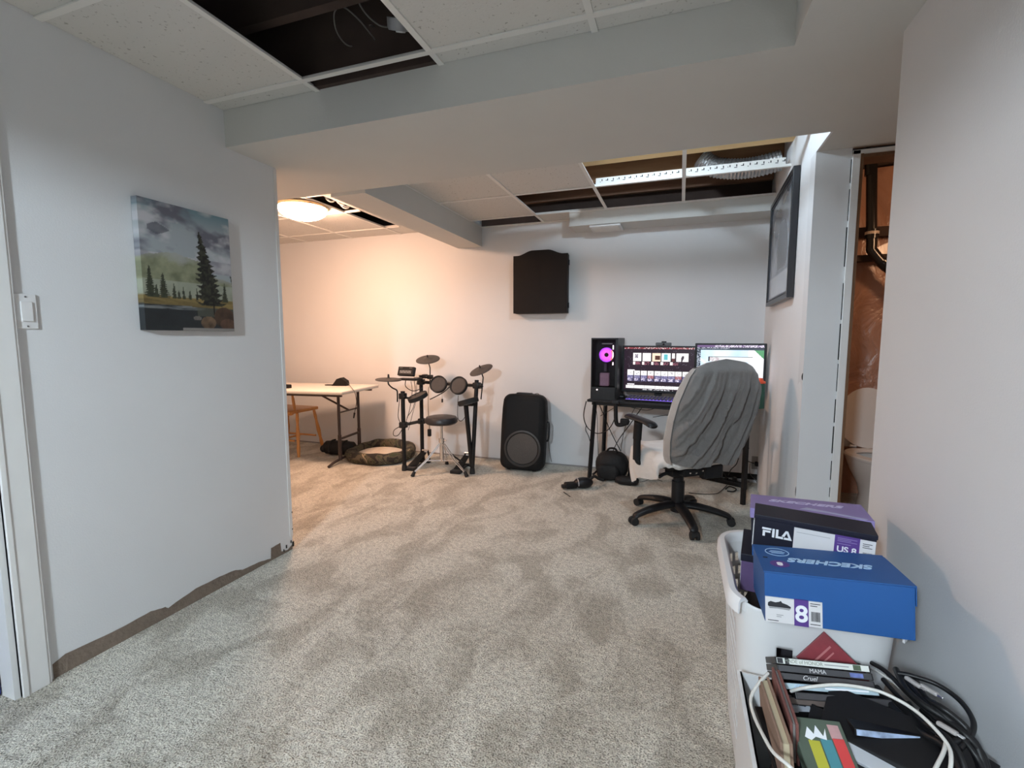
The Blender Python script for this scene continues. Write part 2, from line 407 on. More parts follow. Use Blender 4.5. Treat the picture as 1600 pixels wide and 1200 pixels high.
# cavity above: subfloor and joists
lit_joist = wood_mat('lamplit_joist_wood', (.20, .10, .05), (.42, .25, .13), (1, 10, 10), .8)  # lighter copy of the old joist wood, lamplight put into its colour
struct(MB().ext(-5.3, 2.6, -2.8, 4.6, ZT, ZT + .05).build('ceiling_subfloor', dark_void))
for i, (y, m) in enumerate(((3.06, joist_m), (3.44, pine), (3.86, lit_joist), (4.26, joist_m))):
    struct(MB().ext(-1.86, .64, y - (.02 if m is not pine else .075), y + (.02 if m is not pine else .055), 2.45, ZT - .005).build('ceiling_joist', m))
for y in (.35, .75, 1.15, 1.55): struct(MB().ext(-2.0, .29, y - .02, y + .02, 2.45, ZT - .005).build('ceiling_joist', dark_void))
for y in (3.1, 3.5, 3.9): struct(MB().ext(-5.1, -2.15, y - .02, y + .02, 2.45, ZT - .005).build('ceiling_joist', joist_m))

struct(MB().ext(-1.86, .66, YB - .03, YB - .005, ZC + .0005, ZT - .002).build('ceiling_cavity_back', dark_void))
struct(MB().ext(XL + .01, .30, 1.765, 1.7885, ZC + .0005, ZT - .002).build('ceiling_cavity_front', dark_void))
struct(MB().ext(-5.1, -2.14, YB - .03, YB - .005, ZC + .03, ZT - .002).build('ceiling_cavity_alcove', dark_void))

# wall with the framed picture: skewed, its foot bulging and rippled
def wx(y, z):
    base = .605 + .05 * (y - 2.81) / 1.6
    k = max(0, (1.25 - z) / 1.25)
    return base - k * (.008 + .009 * math.sin(y * 11 + z * .8) + .003 * math.sin(y * 27 + 1)) * min(1, (y - 2.81) / .1) * min(1, (YB - y) / .05)
b = MB()
b.grid(lambda u, v: (wx(2.81 + u * 1.6, v * ZT), 2.81 + u * 1.6, v * ZT), 96, 50)
b.ext(.668, .76, 2.83, YB, 0, ZT); b.ext(.6052, .6148, 2.56, 2.81, ZS, ZT)
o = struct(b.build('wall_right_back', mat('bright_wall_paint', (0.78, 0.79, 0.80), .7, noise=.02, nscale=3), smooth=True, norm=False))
b = MB(); b.ext(XR, .7575, 2.80, 2.90, 0, ZS)
struct(b.build('wall_door_side', paint))
struct(MB().ext(1.62, 1.75, 2.80, 2.90, 0, ZS).build('wall_door_far', paint))
struct(MB().ext(1.75, 1.85, 1.7, 2.9, 0, ZT).build('wall_hall', paint))
struct(MB().ext(.715, 1.85, 1.715, 1.825, 0, ZT).build('wall_hall_near', paint))
# bathroom door casing and rough wooden jamb
b = MB(); b.ext(.757, .790, 2.788, 2.80, 0, 2.128, bev=.002); b.ext(.757, 1.66, 2.788, 2.80, 2.11, 2.128)
struct(b.build('trim_2', trim_white))
b = MB(); b.ext(.79, .803, 2.79, 2.92, 0, 2.11); b.ext(.79, 1.62, 2.80, 2.92, 2.095, 2.11); b.ext(1.607, 1.62, 2.80, 2.92, 0, 2.1)
struct(b.build('trim_3', wood_mat('raw_jamb_wood', (.10, .045, .02), (.22, .11, .05), (8, 8, 1))))
b = MB()
for z0, z1, wd in ((2.09, 1.98, .004), (1.95, 1.80, .003), (1.77, 1.58, .006), (1.5, 1.32, .004), (1.3, 1.12, .006), (1.1, .96, .003), (.92, .80, .005), (.78, .64, .006), (.6, .5, .004), (.46, .41, .003), (.37, .3, .004), (.27, .22, .003)):
    b.ext(.7565 - wd * .65, .7568, 2.796, 2.7995, z1, z0)
b.ext(.757, .95, 2.787, 2.7995, 2.1285, 2.134)
struct(b.build('trim_4', dark_gap))
# small dents on the edge of the white wall
b = MB(); b.ball((.606, 2.806, 1.03), (.006, .005, .02), 8); b.ball((.606, 2.806, .42), (.004, .004, .03), 8)
struct(b.build('trim_5', dark_gap))

# bathroom shell
ps = poly_sheet_mat()
b = MB(); b.grid(lambda u, v: (.76 + u * 1.8, YB - .03 + .02 * math.sin(u * 17 + v * 3) * math.sin(v * 6 + u * 5), v * 2.5), 60, 40)
struct(b.build('wall_bathroom_back', ps, smooth=True))
struct(MB().ext(2.5, 2.6, 1.7, 4.6, 0, ZT).build('wall_bathroom_side', ps))
struct(MB().ext(.76, 2.6, 4.44, 4.56, 0, ZT).build('wall_bathroom_outer', dark_void))
b = MB(); b.ext(.80, .84, 4.26, 4.35, 0, ZT)
struct(b.build('wall_stud', joist_m))
struct(MB().ext(1.62, 2.6, 2.90, 3.0, 0, ZT).build('wall_bathroom_front', joist_m))
struct(MB().ext(.77, 2.5, 4.29, 4.345, 1.98, 2.05).build('wall_plate', dark_void))
struct(MB().ext(.77, 2.5, 4.27, 4.345, 1.80, 1.845).build('wall_plate', dark_void))

# torn strip at the foot of the left wall, damaged corner bead
b = MB(); hs = [(.96, .055), (1.0, .07), (1.1, .065), (1.2, .06), (1.3, .065), (1.36, .05), (1.37, .04), (1.5, .062), (1.62, .06), (1.7, .055), (1.75, .035), (1.85, .03), (1.93, .012), (1.935, .07), (2.0, .075), (2.005, .02), (2.05, .012), (2.086, .03)]
for (ya, ha), (yb, hb) in zip(hs, hs[1:]):
    for k in range(4):
        t0, t1 = k / 4, (k + 1) / 4; y0, y1 = ya + (yb - ya) * t0, ya + (yb - ya) * t1
        z0 = ha + (hb - ha) * t0 + .003 * (hashn(y0 * 90, 1) - .5); z1 = ha + (hb - ha) * t1 + .003 * (hashn(y1 * 90, 1) - .5)
        b.quad((XL + .0015, y0, 0), (XL + .0015, y1, 0), (XL + .0015, y1, z1), (XL + .0015, y0, z0))
struct(b.build('baseboard_left', torn))
b = MB(); b.mi = 0
b.ext(XL - .002, XL + .003, 2.072, 2.093, 0.08, 2.14); b.mi = 1
for y, z, s in ((2.09, .03, .012), (2.075, .05, .006), (2.04, .035, .008), (2.09, .12, .004), (2.02, .02, .006), (2.092, .22, .004)):
    b.box((XL + .004, y, z), (.002, s, s * 2.4), rotm(0, 0, 0))
struct(b.build('trim_6', [trim_white, dark_gap]))
# back wall foot: grey base strip and thin cable cover
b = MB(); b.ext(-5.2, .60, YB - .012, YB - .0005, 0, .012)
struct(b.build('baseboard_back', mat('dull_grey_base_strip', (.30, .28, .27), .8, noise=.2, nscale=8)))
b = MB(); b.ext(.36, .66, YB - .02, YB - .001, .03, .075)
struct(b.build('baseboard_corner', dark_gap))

# left doorway: casing, jamb, the blue door seen at the frame's edge
b = MB()
for y0, y1, t in ((.868, .95, .016), (.876, .942, .019), (.868, .884, .023)): b.ext(XL, XL + t, y0, y1, 0, 2.12, bev=.002)
b.ext(XL, XL + .016, -.06, .95, 2.05, 2.12)
b.ext(XL - .115, XL + .004, .852, .870, 0, 2.06); b.ext(XL - .115, XL + .004, -.01, .008, 0, 2.06)
struct(b.build('trim_7', trim_white))
b = MB(); b.ext(XL - .100, XL - .066, .012, .848, .01, 2.045)
d = struct(b.build('door_1', mat('deep_blue_paint', (.006, .014, .13), .5, noise=.1, nscale=5)))
struct(MB().ext(-3.4, -3.3, -2.7, 2.0, 0, ZT).build('wall_beyond_door', paint))

# ================================================================== WALL THINGS
# landscape painting on stretched canvas
def tree_d(x, y, cx, top, bot, wd, s=0):
    if y > top or y < bot: return 0
    t = (top - y) / (top - bot)
    saw = .5 + .5 * ((t * 13 + abs(x - cx) * 9 * (1 if x > cx else 1.2) + hashn(s, 2)) % 1.0)
    k = wd * (t ** .75) * saw * (.75 + .5 * vnoise(y * 40, x * 6, s))
    return 1 if abs(x - cx - .12 * t * (1 if s == 9 else 0)) < k else 0
def painting(u, v):
    return tuple(c * .74 for c in painting0(u, v))
def painting0(u, v):
    n = fbm(u * 5 + 3, v * 9, 3)
    c = mix(lin(172, 180, 184), lin(118, 150, 160), (v - .82) / .18)
    m = fbm(u * 3.2 + v * 2, v * 6.5, 5)
    if v > .6: c = mix(c, lin(112, 112, 124), (m - .44) * 5); c = mix(c, lin(208, 208, 212), (fbm(u * 4 + 9, v * 8 + 4, 8) - .52) * 5)
    elif v > .5: c = mix(lin(198, 196, 200), lin(150, 150, 158), (n - .4) * 4)
    if .08 < u < .3 and abs(v - .79) < .05 * (1 - abs(u - .17) / .14): c = mix(c, lin(86, 86, 98), .7)
    ridge = .60 - .18 * abs(u - .35) + .05 * fbm(u * 7, 1, 2) - (.08 if u > .7 else 0)
    if v < ridge: c = mix(mix(lin(158, 162, 132), lin(116, 120, 94), (fbm(u * 9, v * 14, 6) - .3) * 2.2), lin(176, 178, 172), (v - ridge + .06) * 9 + (fbm(u * 5, v * 7, 9) - .45) * 2)
    if v < .40: c = mix(c, lin(186, 192, 178), .5)
    if v < .27: c = mix(lin(160, 138, 86), lin(104, 90, 56), (fbm(u * 5 + v * 30, v * 22, 7) - .3) * 2)
    for k, (cx, tp, wd) in enumerate(((.07, .50, .05), (.20, .45, .06), (.13, .36, .03), (.31, .38, .025), (.36, .33, .02), (.41, .36, .02), (.48, .34, .018), (.56, .36, .016), (.90, .42, .035), (.98, .50, .05))):
        if tree_d(u, v, cx, tp,   .255, wd * 1.25, k): c = mix(lin(44, 48, 40), lin(84, 90, 66), vnoise(u * 60, v * 60, 4) * .6)
    if tree_d(u, v, .62, .83, .22, .19, 9): c = mix(lin(32, 34, 30), lin(92, 92, 74), (vnoise(u * 50, v * 70, 4) - .3) * .8)
    if v < .205 - .01 * u:
        c = mix(lin(34, 38, 40), lin(48, 54, 58), n)
        if v > .17 and u < .75: c = mix(c, lin(128, 134, 136), (fbm(u * 4, v * 50, 2) - .42) * 4)
        if u > .55 and v > .12: c = mix(c, lin(96, 100, 88), .6)
    if abs(u - .755) < .008 and .14 < v < .26: c = lin(30, 28, 24)
    for cx, cy, r1, r2, cc in ((.88, .12, .13, .09, (92, 70, 56)), (.68, .07, .09, .055, (138, 112, 88)), (.92, .06, .10, .05, (112, 84, 68)), (.55, .105, .05, .018, (140, 134, 128))):
        if ((u - cx) / r1) ** 2 + ((v - cy) / r2) ** 2 < 1: c = mix(lin(*cc), lin(cc[0] * .5, cc[1] * .5, cc[2] * .5), fbm(u * 20, v * 20, 3) * 1.2 - .2 + (cy - v) * 5)
    if v < .022 and u > .38: c = lin(150, 146, 142)
    return c
PY0, PY1, PZ0, PZ1 = 1.342, 1.752, 1.262, 1.796
t = thing('landscape_painting', 'unframed canvas painting of a tall spruce by a lake under clouds', 'painting', (XL, (PY0 + PY1) / 2, PZ0))
b = MB()
def cv(u, v): return (XL + .036, PY0 + u * (PY1 - PY0), PZ0 + v * (PZ1 - PZ0))
b.grid(cv, 120, 150)
for side in ((0, 0, 0, 1), (1, 0, 1, 1), (0, 0, 1, 0), (0, 1, 1, 1)):
    u0, v0, u1, v1 = side
    b.grid(lambda s, q: (XL + .036 - q * .034, PY0 + (u0 + (u1 - u0) * s) * (PY1 - PY0), PZ0 + (v0 + (v1 - v0) * s) * (PZ1 - PZ0)), 60, 4)
b.colors(lambda c: painting((c.y - PY0) / (PY1 - PY0), (c.z - PZ0) / (PZ1 - PZ0)), True)
b.build('painted_canvas', vcol_mat('oil_paint', .55), t)
MB().ext(XL + .001, XL + .012, PY0 + .02, PY1 - .02, PZ0 + .02, PZ1 - .02).build('stretcher_frame', pine, t)

# light switch
t = thing('light_switch', 'white rocker light switch beside the left door casing', 'light switch', (XL, .985, 1.26))
MB().ext(XL, XL + .007, .952, 1.012, 1.26, 1.378, bev=.003).build('cover_plate', white_plastic, t)
MB().ext(XL + .006, XL + .012, .966, .998, 1.285, 1.352, bev=.002).build('rocker', white_plastic, t)
for z in (1.269, 1.368): MB().cyl((XL + .006, .982, z), (XL + .0085, .982, z), .003, 10).build('screw', mat('dull_screw', (.3, .3, .3), .4, .8, noise=.1), t)

# framed picture on the bright wall
fy0, fy1, fz0, fz1 = 3.17, 4.07, 1.465, 2.205
fx = lambda y: wx(y, 2.0) - .003
t = thing('framed_picture', 'large black framed picture of a misty grey scene on the bright wall', 'picture', (fx(3.6), 3.62, fz0))
ang = math.atan2(.05, 1.6)
M = Matrix.Translation(Vector((fx((fy0 + fy1) / 2), (fy0 + fy1) / 2, (fz0 + fz1) / 2))) @ rotm(0, 0, -ang)
W2, H2 = (fy1 - fy0) / 2, (fz1 - fz0) / 2
b = MB()
for s in (-1, 1):
    b.ext(-.036, 0, s * (W2 - .028), s * W2, -H2, H2, M, bev=.003)
    b.ext(-.036, 0, -W2 + .02, W2 - .02, s * (H2 - .028), s * H2, M, bev=.003)
b.build('frame', mat('black_picture_frame', (.018, .018, .022), .3, noise=.15, nscale=14), t)
def misty(c):
    q = M.inverted() @ c; u = (W2 - q.y) / (2 * W2); v = (q.z + H2) / (2 * H2)
    n = fbm(u * 3 + 1, v * 4, 2)
    k = mix((.16, .185, .22), (.50, .55, .62), n * 1.5 - .25)
    if v < .25: k = mix((.62, .68, .75), k, .25)
    if (u - .62) ** 2 / .05 + (v - .45) ** 2 / .06 < 1 and v > .28: k = mix(k, (.07, .08, .09), .6 * fbm(u * 8, v * 8, 3) + .15)
    return k
b = MB(); b.grid(lambda u, v: M @ Vector((-.024, -W2 + .03 + u * (2 * W2 - .06), -H2 + .03 + v * (2 * H2 - .06))), 60, 50)
b.colors(misty, True).build('print', vcol_mat('picture_print', .12), t)
b = MB()
for s in (-1, 1):
    b.ext(-.030, -.025, s * (W2 - .045), s * (W2 - .035), -H2 + .03, H2 - .03, M); b.ext(-.030, -.025, -W2 + .03, W2 - .03, s * (H2 - .045), s * (H2 - .035), M)
b.build('inner_lip', mat('slate_inner_lip', (.05, .055, .07), .4, noise=.1), t)

# dartboard-style wall cabinet
cxa, cxb, cz0, cz1 = P(802, 393, Y=4.31).x, P(887, 393, Y=4.31).x, P(840, 489.5, Y=4.31).z, P(845, 396, Y=4.31).z
t = thing('wall_cabinet', 'black arched dartboard cabinet hung on the back wall', 'cabinet', ((cxa + cxb) / 2, YB, cz0))
def archpoly(x0, x1, z0, z1, rise):
    pts = [(x0, z0), (x1, z0), (x1, z1)]
    for k in range(0, 25):
        a = k / 24; x = x1 + (x0 - x1) * a
        e = min(1, max(0, (.42 - abs(a - .5)) / .28)); pts.append((x, z1 + rise * e * e * (3 - 2 * e)))
    pts.append((x0, z1)); return pts
def dedup(p):
    o = []
    for q in p:
        if not o or (abs(q[0] - o[-1][0]) + abs(q[1] - o[-1][1])) > 1e-5: o.append(q)
    return o
MX = lambda y: Matrix.Translation((0, y, 0)) @ rotm(PI / 2, 0, 0)
espresso = mat('espresso_stained_wood', (.006, .004, .0035), .55, spec=.25, noise=.3, nscale=9)
MB().prism(dedup(archpoly(cxa + .008, cxb - .008, cz0, cz1 - .01, .038)), .062, MX(YB - .001)).build('body', espresso, t)
xm = (cxa + cxb) / 2
for s, (x0, x1) in enumerate(((cxa, xm - .0004), (xm + .0004, cxb))):
    poly = [(x0, cz0 + .002), (x1, cz0 + .002)]
    for k in range(25):
        x = x1 + (x0 - x1) * k / 24; a = (x - cxa) / (cxb - cxa); e = min(1, max(0, (.42 - abs(a - .5)) / .28)); poly.append((x, cz1 - .01 + .042 * e * e * (3 - 2 * e)))
    dd = MB().prism(poly, .034, MX(YB - .0655)).build('door', espresso, t)
    for z in (cz0 + .07, cz1 - .09): MB().cyl((x0 - .004 if s == 0 else x1 + .004, YB - .064, z - .025), (x0 - .004 if s == 0 else x1 + .004, YB - .064, z + .025), .007, 8).build('hinge', black_metal, dd)

# supply vent under the bulkhead
v0, v1 = P(920, 351, z=2.19), P(972, 357, z=2.19)
t = thing('ceiling_vent', 'white rectangular air vent under the bulkhead by the back wall', 'vent', ((v0.x + v1.x) / 2, 4.25, 2.18))
MB().ext(-.765, -.50, 4.15, 4.37, 2.172, 2.1885, bev=.004).build('vent_frame', white_plastic, t)
b = MB()
for k in range(7): b.box((-.632, 4.175 + k * .028, 2.170), (.225, .018, .003), None)
b.build('louvre', grid_white, t)

# dome lamp
t = thing('dome_lamp', 'lit flush dome lamp glowing warm on the alcove ceiling', 'ceiling lamp', (-2.95, 3.2, ZC - .006))
MB().lathe([(0, 0), (.19, 0), (.20, -.008), (.20, -.026), (.185, -.03), (0, -.03)], TR((-2.95, 3.2, ZC - .006)), 48).build('base_ring', mat('brass_ring', (.55, .42, .25), .3, .8, noise=.05), t, smooth=True)
prof = [(.188 * math.sin(a), -.03 - .085 * (1 - (1 - math.cos(a)))) for a in [PI / 2 * k / 10 for k in range(11)]]
o = MB().lathe(prof, TR((-2.95, 3.2, ZC - .006)), 48).build('glass_shade', mat('lit_opal_glass', (.9, .8, .65), .3, emit=(1.0, .60, .40), estr=105.0), t, smooth=True)

# ================================================================== ABOVE THE CEILING
b = MB()
t = thing('flexible_duct', 'crinkled silver flexible duct lying above the open ceiling bays', 'duct', (.35, 3.62, 2.38))
pts = curve_pts([(.10, 3.74, 2.50), (.18, 3.74, 2.43), (.32, 3.73, 2.395), (.46, 3.73, 2.395), (.60, 3.73, 2.42)], 14)
rr = [.062 + .007 * (k % 2) for k in range(len(pts))]
MB().tube(pts, rr, 18).build('corrugated_hose', alu, t)
t = thing('slotted_metal_angle', 'white slotted metal strip spanning the open ceiling bays', 'metal strip', (0, 3.57, 2.33))
b = MB(); b.mi = 0
b.ext(-.61, .60, 3.545, 3.549, 2.328, 2.376); b.ext(-.61, .60, 3.549, 3.60, 2.373, 2.376)
b.mi = 1
for k in range(30):
    x = -.58 + k * .04
    b.ext(x, x + (.018 if k % 3 else .006), 3.5442, 3.5449, 2.345 + (.008 if k % 2 else 0), 2.349 + (.008 if k % 2 else 0))
    b.ext(x + .012, x + .018, 3.5442, 3.5449, 2.352, 2.366)
b.build('strip', [grid_white, dark_gap], t)
tag(cable([(-.30, 2.72, 2.60), (-.33, 2.76, 2.47), (-.27, 2.9, 2.44), (-.12, 3.05, 2.43), (-.05, 3.2, 2.47), (.02, 3.3, 2.6)], .004).build('electrical_cable', cable_white, loc=(-.2, 2.9, 2.5), smooth=True), 'white cable drooping between the joists above the open bays', 'cable')
for k, x in enumerate((.22, .44)):
    tag(MB().cyl((x, 3.035, 2.34), (x, 3.035, 2.62), .003, 6).ext(x - .008, x + .008, 3.02, 3.036, 2.40, 2.47).build('hanger_wire', cable_grey, loc=(x, 3.035, 2.6)), ('thin hanger wire on the joist nearer the bay middle', 'thin hanger wire on the joist nearer the framed picture')[k], 'hanger', 'hanger wires on the joist')
t = thing('junction_box', 'round grey junction box hanging in the dark open ceiling bay', 'electrical box', P(626, 48, z=2.42))
q = P(626, 48, z=2.42)
MB().lathe([(0, 0), (.046, 0), (.05, .01), (.05, .04), (0, .045)], TR(q, (.5, .3, 0)), 24).build('box_cover', mat('grey_zinc', (.33, .33, .34), .5, .4, noise=.1), t, smooth=True)
MB().lathe([(0, -.006), (.018, -.006), (.02, 0), (0, 0)], TR(q, (.5, .3, 0)), 16).build('knockout', white_plastic, t)
MB().tube(curve_pts([q + Vector((-.03, 0, .02)), q + Vector((-.09, -.02, .03)), q + Vector((-.13, -.08, .08)), q + Vector((-.1, -.16, .16)), q + Vector((-.02, -.2, .2))]), .0035).build('cable', cable_grey, t, smooth=True)
q2 = P(555, 62, z=2.43)
tag(cable([q2 + Vector((.05 * math.cos(a) * 1.4, .09 * math.sin(a), .03 * math.sin(a * 1.7) + .04)) for a in [k * .7 for k in range(13)]], .003).build('cable_coil', cable_grey, loc=q2, smooth=True), 'loose grey cable coil inside the dark open ceiling bay', 'cable')
t = thing('wire_bundle', 'bright wire ends poking from the narrow slot beside the dome lamp', 'wires', (-2.7, 3.3, 2.36))
for k, (dx, dy, m) in enumerate(((0, 0, cable_white), (.03, .09, cable_white), (.02, .16, alu), (-.02, .2, cable_white))):
    MB().tube(curve_pts([(-2.74 + dx, 3.18 + dy, 2.44), (-2.70 + dx, 3.20 + dy, 2.335), (-2.66 + dx, 3.24 + dy, 2.34), (-2.67 + dx, 3.25 + dy, 2.5)]), .008).build('wire', m, t, smooth=True)

# ================================================================== BATHROOM
t = thing('toilet', 'white toilet with raised lid seen through the unfinished doorway', 'toilet', (1.35, 3.95, 0))
TX, TY = 1.335, 3.93
def oval(r1, r2f, r2b, z, k, n=40):
    a = 2 * PI * k / n; s = math.sin(a); return (TX + r1 * math.cos(a), TY + (r2b if s > 0 else r2f) * s, z)
prof = [(.10, .16, .12, 0), (.105, .17, .13, .03), (.09, .13, .13, .12), (.11, .16, .14, .20), (.16, .23, .17, .30), (.183, .265, .19, .37), (.187, .27, .19, .392), (.15, .22, .15, .392), (.13, .19, .13, .34), (.08, .1, .08, .24)]
b = MB(); n = 40
b.grid(lambda u, v: oval(*[prof[min(int(round(v * 9)), 9)][i] for i in range(4)], int(round(u * n)) % n, n), n, 9, closeu=True)
b.build('bowl', porcelain, t, smooth=True)
b = MB()
b.grid(lambda u, v: oval(*[(.196, .285, .19, .396), (.198, .287, .192, .41), (.19, .28, .19, .418), (.135, .2, .12, .418), (.125, .19, .11, .405), (.13, .2, .12, .396)][min(int(round(v * 5)), 5)], int(round(u * n)) % n, n), n, 5, closeu=True)
b.build('seat', porcelain, t, smooth=True)
Ml = TR((TX, TY + .205, .415), (math.radians(80), 0, 0))
b = MB(); b.prism([(.19 * math.cos(a) * (1 if math.sin(a) > 0 else 1), .20 + (.25 if math.sin(a) > 0 else .2) * math.sin(a) ) for a in [2 * PI * k / 36 for k in range(36)]], .016, Ml)
b.build('lid', porcelain, t)
for s in (-1, 1): MB().cyl((TX + s * .07, TY + .2, .425), (TX + s * .11, TY + .2, .425), .011, 10).build('hinge', white_plastic, t)
MB().box((TX, TY + .35, .56), (.42, .17, .32), None, .03, 3).build('tank', porcelain, t, smooth=True)
tag(MB().tube(curve_pts([(1.12, 4.32, .12), (1.10, 4.2, .12), (1.12, 4.12, .2), (1.15, 4.2, .4)]), .007).build('supply_hose', chrome, loc=(1.12, 4.3, .1), smooth=True), 'thin water supply hose behind the toilet', 'hose')
pxm = P(1361, 300, Y=4.2).x
t = thing('drain_pipe', 'glossy black drain pipe bending down the bathroom wall', 'pipe', (pxm, 4.2, 1.9))
a0, a1, a2, a3 = P(1362, 235, Y=4.22), P(1362, 372, Y=4.22), P(1366, 396, Y=4.22), P(1410, 440, Y=4.22)
MB().tube(curve_pts([Vector((a0.x, 4.22, 2.4)), a0, a1, a2, a3, a3 + Vector((.25, 0, -.28))], 6), .034, 20).build('pipe', abs_pipe, t, smooth=True)
MB().tube([a1 + Vector((0, 0, .06)), a1 + Vector((0, 0, -.005))], .042, 20).build('coupling', abs_pipe, t, smooth=True)
MB().tube([a1 + Vector((0, 0, .045)), a1 + Vector((0, 0, .025))], .0435, 20).build('clamp_ring', mat('pale_label_band', (.6, .5, .42), .4, noise=.2, nscale=40), t)
MB().tube([Vector((a2.x + .05, 4.22, a2.z - .06)), Vector((a2.x + .09, 4.22, a2.z - .10))], .042, 20).build('coupling', abs_pipe, t, smooth=True)

# ================================================================== ALCOVE: TABLE, CHAIR, PET BED
# folding table: end of it is in view, the rest runs behind the left wall
z1 = .735
A = P(530, 612, z=z1); Bc = P(585, 601, z=z1)           # near corner and far corner of the right-hand end
t = thing('folding_table', 'cream plastic folding table with dark legs against the back wall', 'table', (-3.6, 3.98, 0))
MT = TR((-2.935, 3.585, 0), (0, 0, math.radians(7)))
def tb(b, name, m): bmesh.ops.transform(b.bm, matrix=MT, verts=b.bm.verts); return b.build(name, m, t, smooth=True)
tb(MB().ext(-1.80, 0, 0, .70, z1 - .035, z1, bev=.012, seg=3), 'tabletop', table_plastic)
tb(MB().ext(-1.75, -.05, .06, .08, z1 - .06, z1 - .03), 'under_rail', brown_metal); tb(MB().ext(-1.75, -.05, .62, .64, z1 - .06, z1 - .03), 'under_rail', brown_metal)
for lx, s_ in ((-.17, -1), (-1.6, 1)):
    for y in (.20, .56): tb(MB().cyl((lx, y, .03), (lx, y, z1 - .04), .014, 12).cyl((lx, y, .03), (lx, y, .28), .018, 12), 'leg', brown_metal)
    for cz_, cr_ in ((.24, .012), (.50, .008)): tb(MB().cyl((lx, .20, cz_), (lx, .56, cz_), cr_, 10), 'crossbar', brown_metal)
    tb(MB().tube(curve_pts([(lx, .0, .012), (lx, .13, .035), (lx, .38, .045), (lx, .60, .035), (lx, .68, .012)]), .013, 10), 'foot', brown_metal)
    tb(MB().cyl((lx, .38, .50), (lx + s_ * .42, .38, z1 - .04), .010, 10), 'brace', brown_metal)
# gadget on the table with its cord
gq = P(529, 603, z=z1)
t = thing('desk_gadget', 'small black wedge gadget with a hanging cord on the folding table', 'gadget', gq)
b = MB(); Mg = TR(gq + Vector((0, .04, 0)), (0, 0, .2))
b.prism([(-.085, 0), (.075, 0), (.07, .05), (.015, .085), (-.03, .07), (-.06, .03)], .075, Mg @ TR((0, .035, 0), (PI / 2, 0, 0)))
b.build('body', black_matte, t)
MB().box((-.12, 0, .006), (.10, .05, .008), Mg, .002).build('base_blade', black_metal, t)
g1 = P(556, 604, Y=3.6); g2 = P(557, 630, Y=3.57); g3 = P(554, 645, Y=3.57)
MB().tube(curve_pts([gq + Vector((.06, .04, .05)), gq + Vector((.12, 0, .03)), (g1.x - .02, 3.60, z1 + .006), (g1.x + .01, 3.585, z1 - .05), g2, g3]), .003).build('cord', cable_black, t, smooth=True)
MB().cyl(g3, g3 + Vector((-.012, 0, -.05)), .009, 8, .006).build('plug', black, t)
bq = P(455, 604, Y=3.7)
tag(MB().box((bq.x - .06, 3.66, z1 + .012), (.17, .05, .05), None, .008).build('black_case', black_matte, loc=(bq.x - .06, 3.66, z1)), 'small black case at the edge of the folding table by the wall corner', 'case')

# wooden armchair half hidden by the left wall, seen from its side
t = thing('wooden_chair', 'honey coloured wooden spindle chair under the folding table', 'chair', (-4.1, 4.0, 0))
sz = P(475, 639, Y=3.95).z
sx1 = P(493, 639, Y=4.14).x
b = MB(); b.box((sx1 - .25, 3.98, sz - .02), (.50, .42, .035), rotm(0, 0, 0), .012, 3); b.build('seat', orange_wood, t, smooth=True)
lf = P(503, 700, Y=4.16); ltp = P(480, 648, Y=4.0)
turn = [(.0, .014), (.15, .017), (.25, .013), (.5, .021), (.7, .014), (.8, .02), (1.0, .014)]
def turned(a, c):
    a, c = Vector(a), Vector(c); pts = [a.lerp(c, f) for f, _ in turn]; return MB().tube(pts, [r for _, r in turn], 12)
turned((ltp.x, 4.1, sz - .03), (lf.x, 4.18, 0)).build('leg', orange_wood, t, smooth=True)
turned((ltp.x, 3.86, sz - .03), (lf.x + .02, 3.80, 0)).build('leg', orange_wood, t, smooth=True)
turned((ltp.x - .36, 4.1, sz - .03), (lf.x - .5, 4.18, 0)).build('leg', orange_wood, t, smooth=True)
turned((ltp.x - .36, 3.86, sz - .03), (lf.x - .5, 3.80, 0)).build('leg', orange_wood, t, smooth=True)
for y in (3.83, 4.14): MB().cyl((lf.x - .06, y, .16), (lf.x - .44, y, .16), .010, 10).build('stretcher', orange_wood, t, smooth=True)
MB().cyl((lf.x - .25, 3.83, .16), (lf.x - .25, 4.14, .16), .010, 10).build('stretcher', orange_wood, t, smooth=True)
bx = sx1 - .47
for k in range(5):
    yy = 3.82 + k * .085
    MB().tube([(bx, yy, sz), (bx - .03, yy, sz + .2), (bx - .10, yy, sz + .46)], [.011, .014, .009], 10).build('spindle', orange_wood, t, smooth=True)
MB().tube(curve_pts([(bx - .11, 3.76, sz + .44), (bx - .13, 3.99, sz + .47), (bx - .11, 4.2, sz + .44)]), .03, 10, flat=.5).build('top_rail', orange_wood, t, smooth=True)
MB().tube(curve_pts([(bx + .02, 3.77, sz + .0), (bx + .05, 3.77, sz + .10), (bx + .1, 3.76, sz + .2)]), .016, 10).build('arm_post', orange_wood, t, smooth=True)

pz = P(457, 613, Y=3.86)
MB().tube(curve_pts([(pz.x - .005, 3.86, pz.z - .02), (pz.x + .01, 3.86, pz.z - .12), (pz.x + .02, 3.86, sz)]), [.012] * 4 + [.015] * 9 + [.013] * 4, 10).build('back_post', orange_wood, t, smooth=True)
MB().tube(curve_pts([(pz.x - .14, 3.84, sz - .03), (pz.x, 3.80, sz - .04), (pz.x + .05, 3.80, sz - .03)]), .012, 8).build('seat_rail', orange_wood, t, smooth=True)
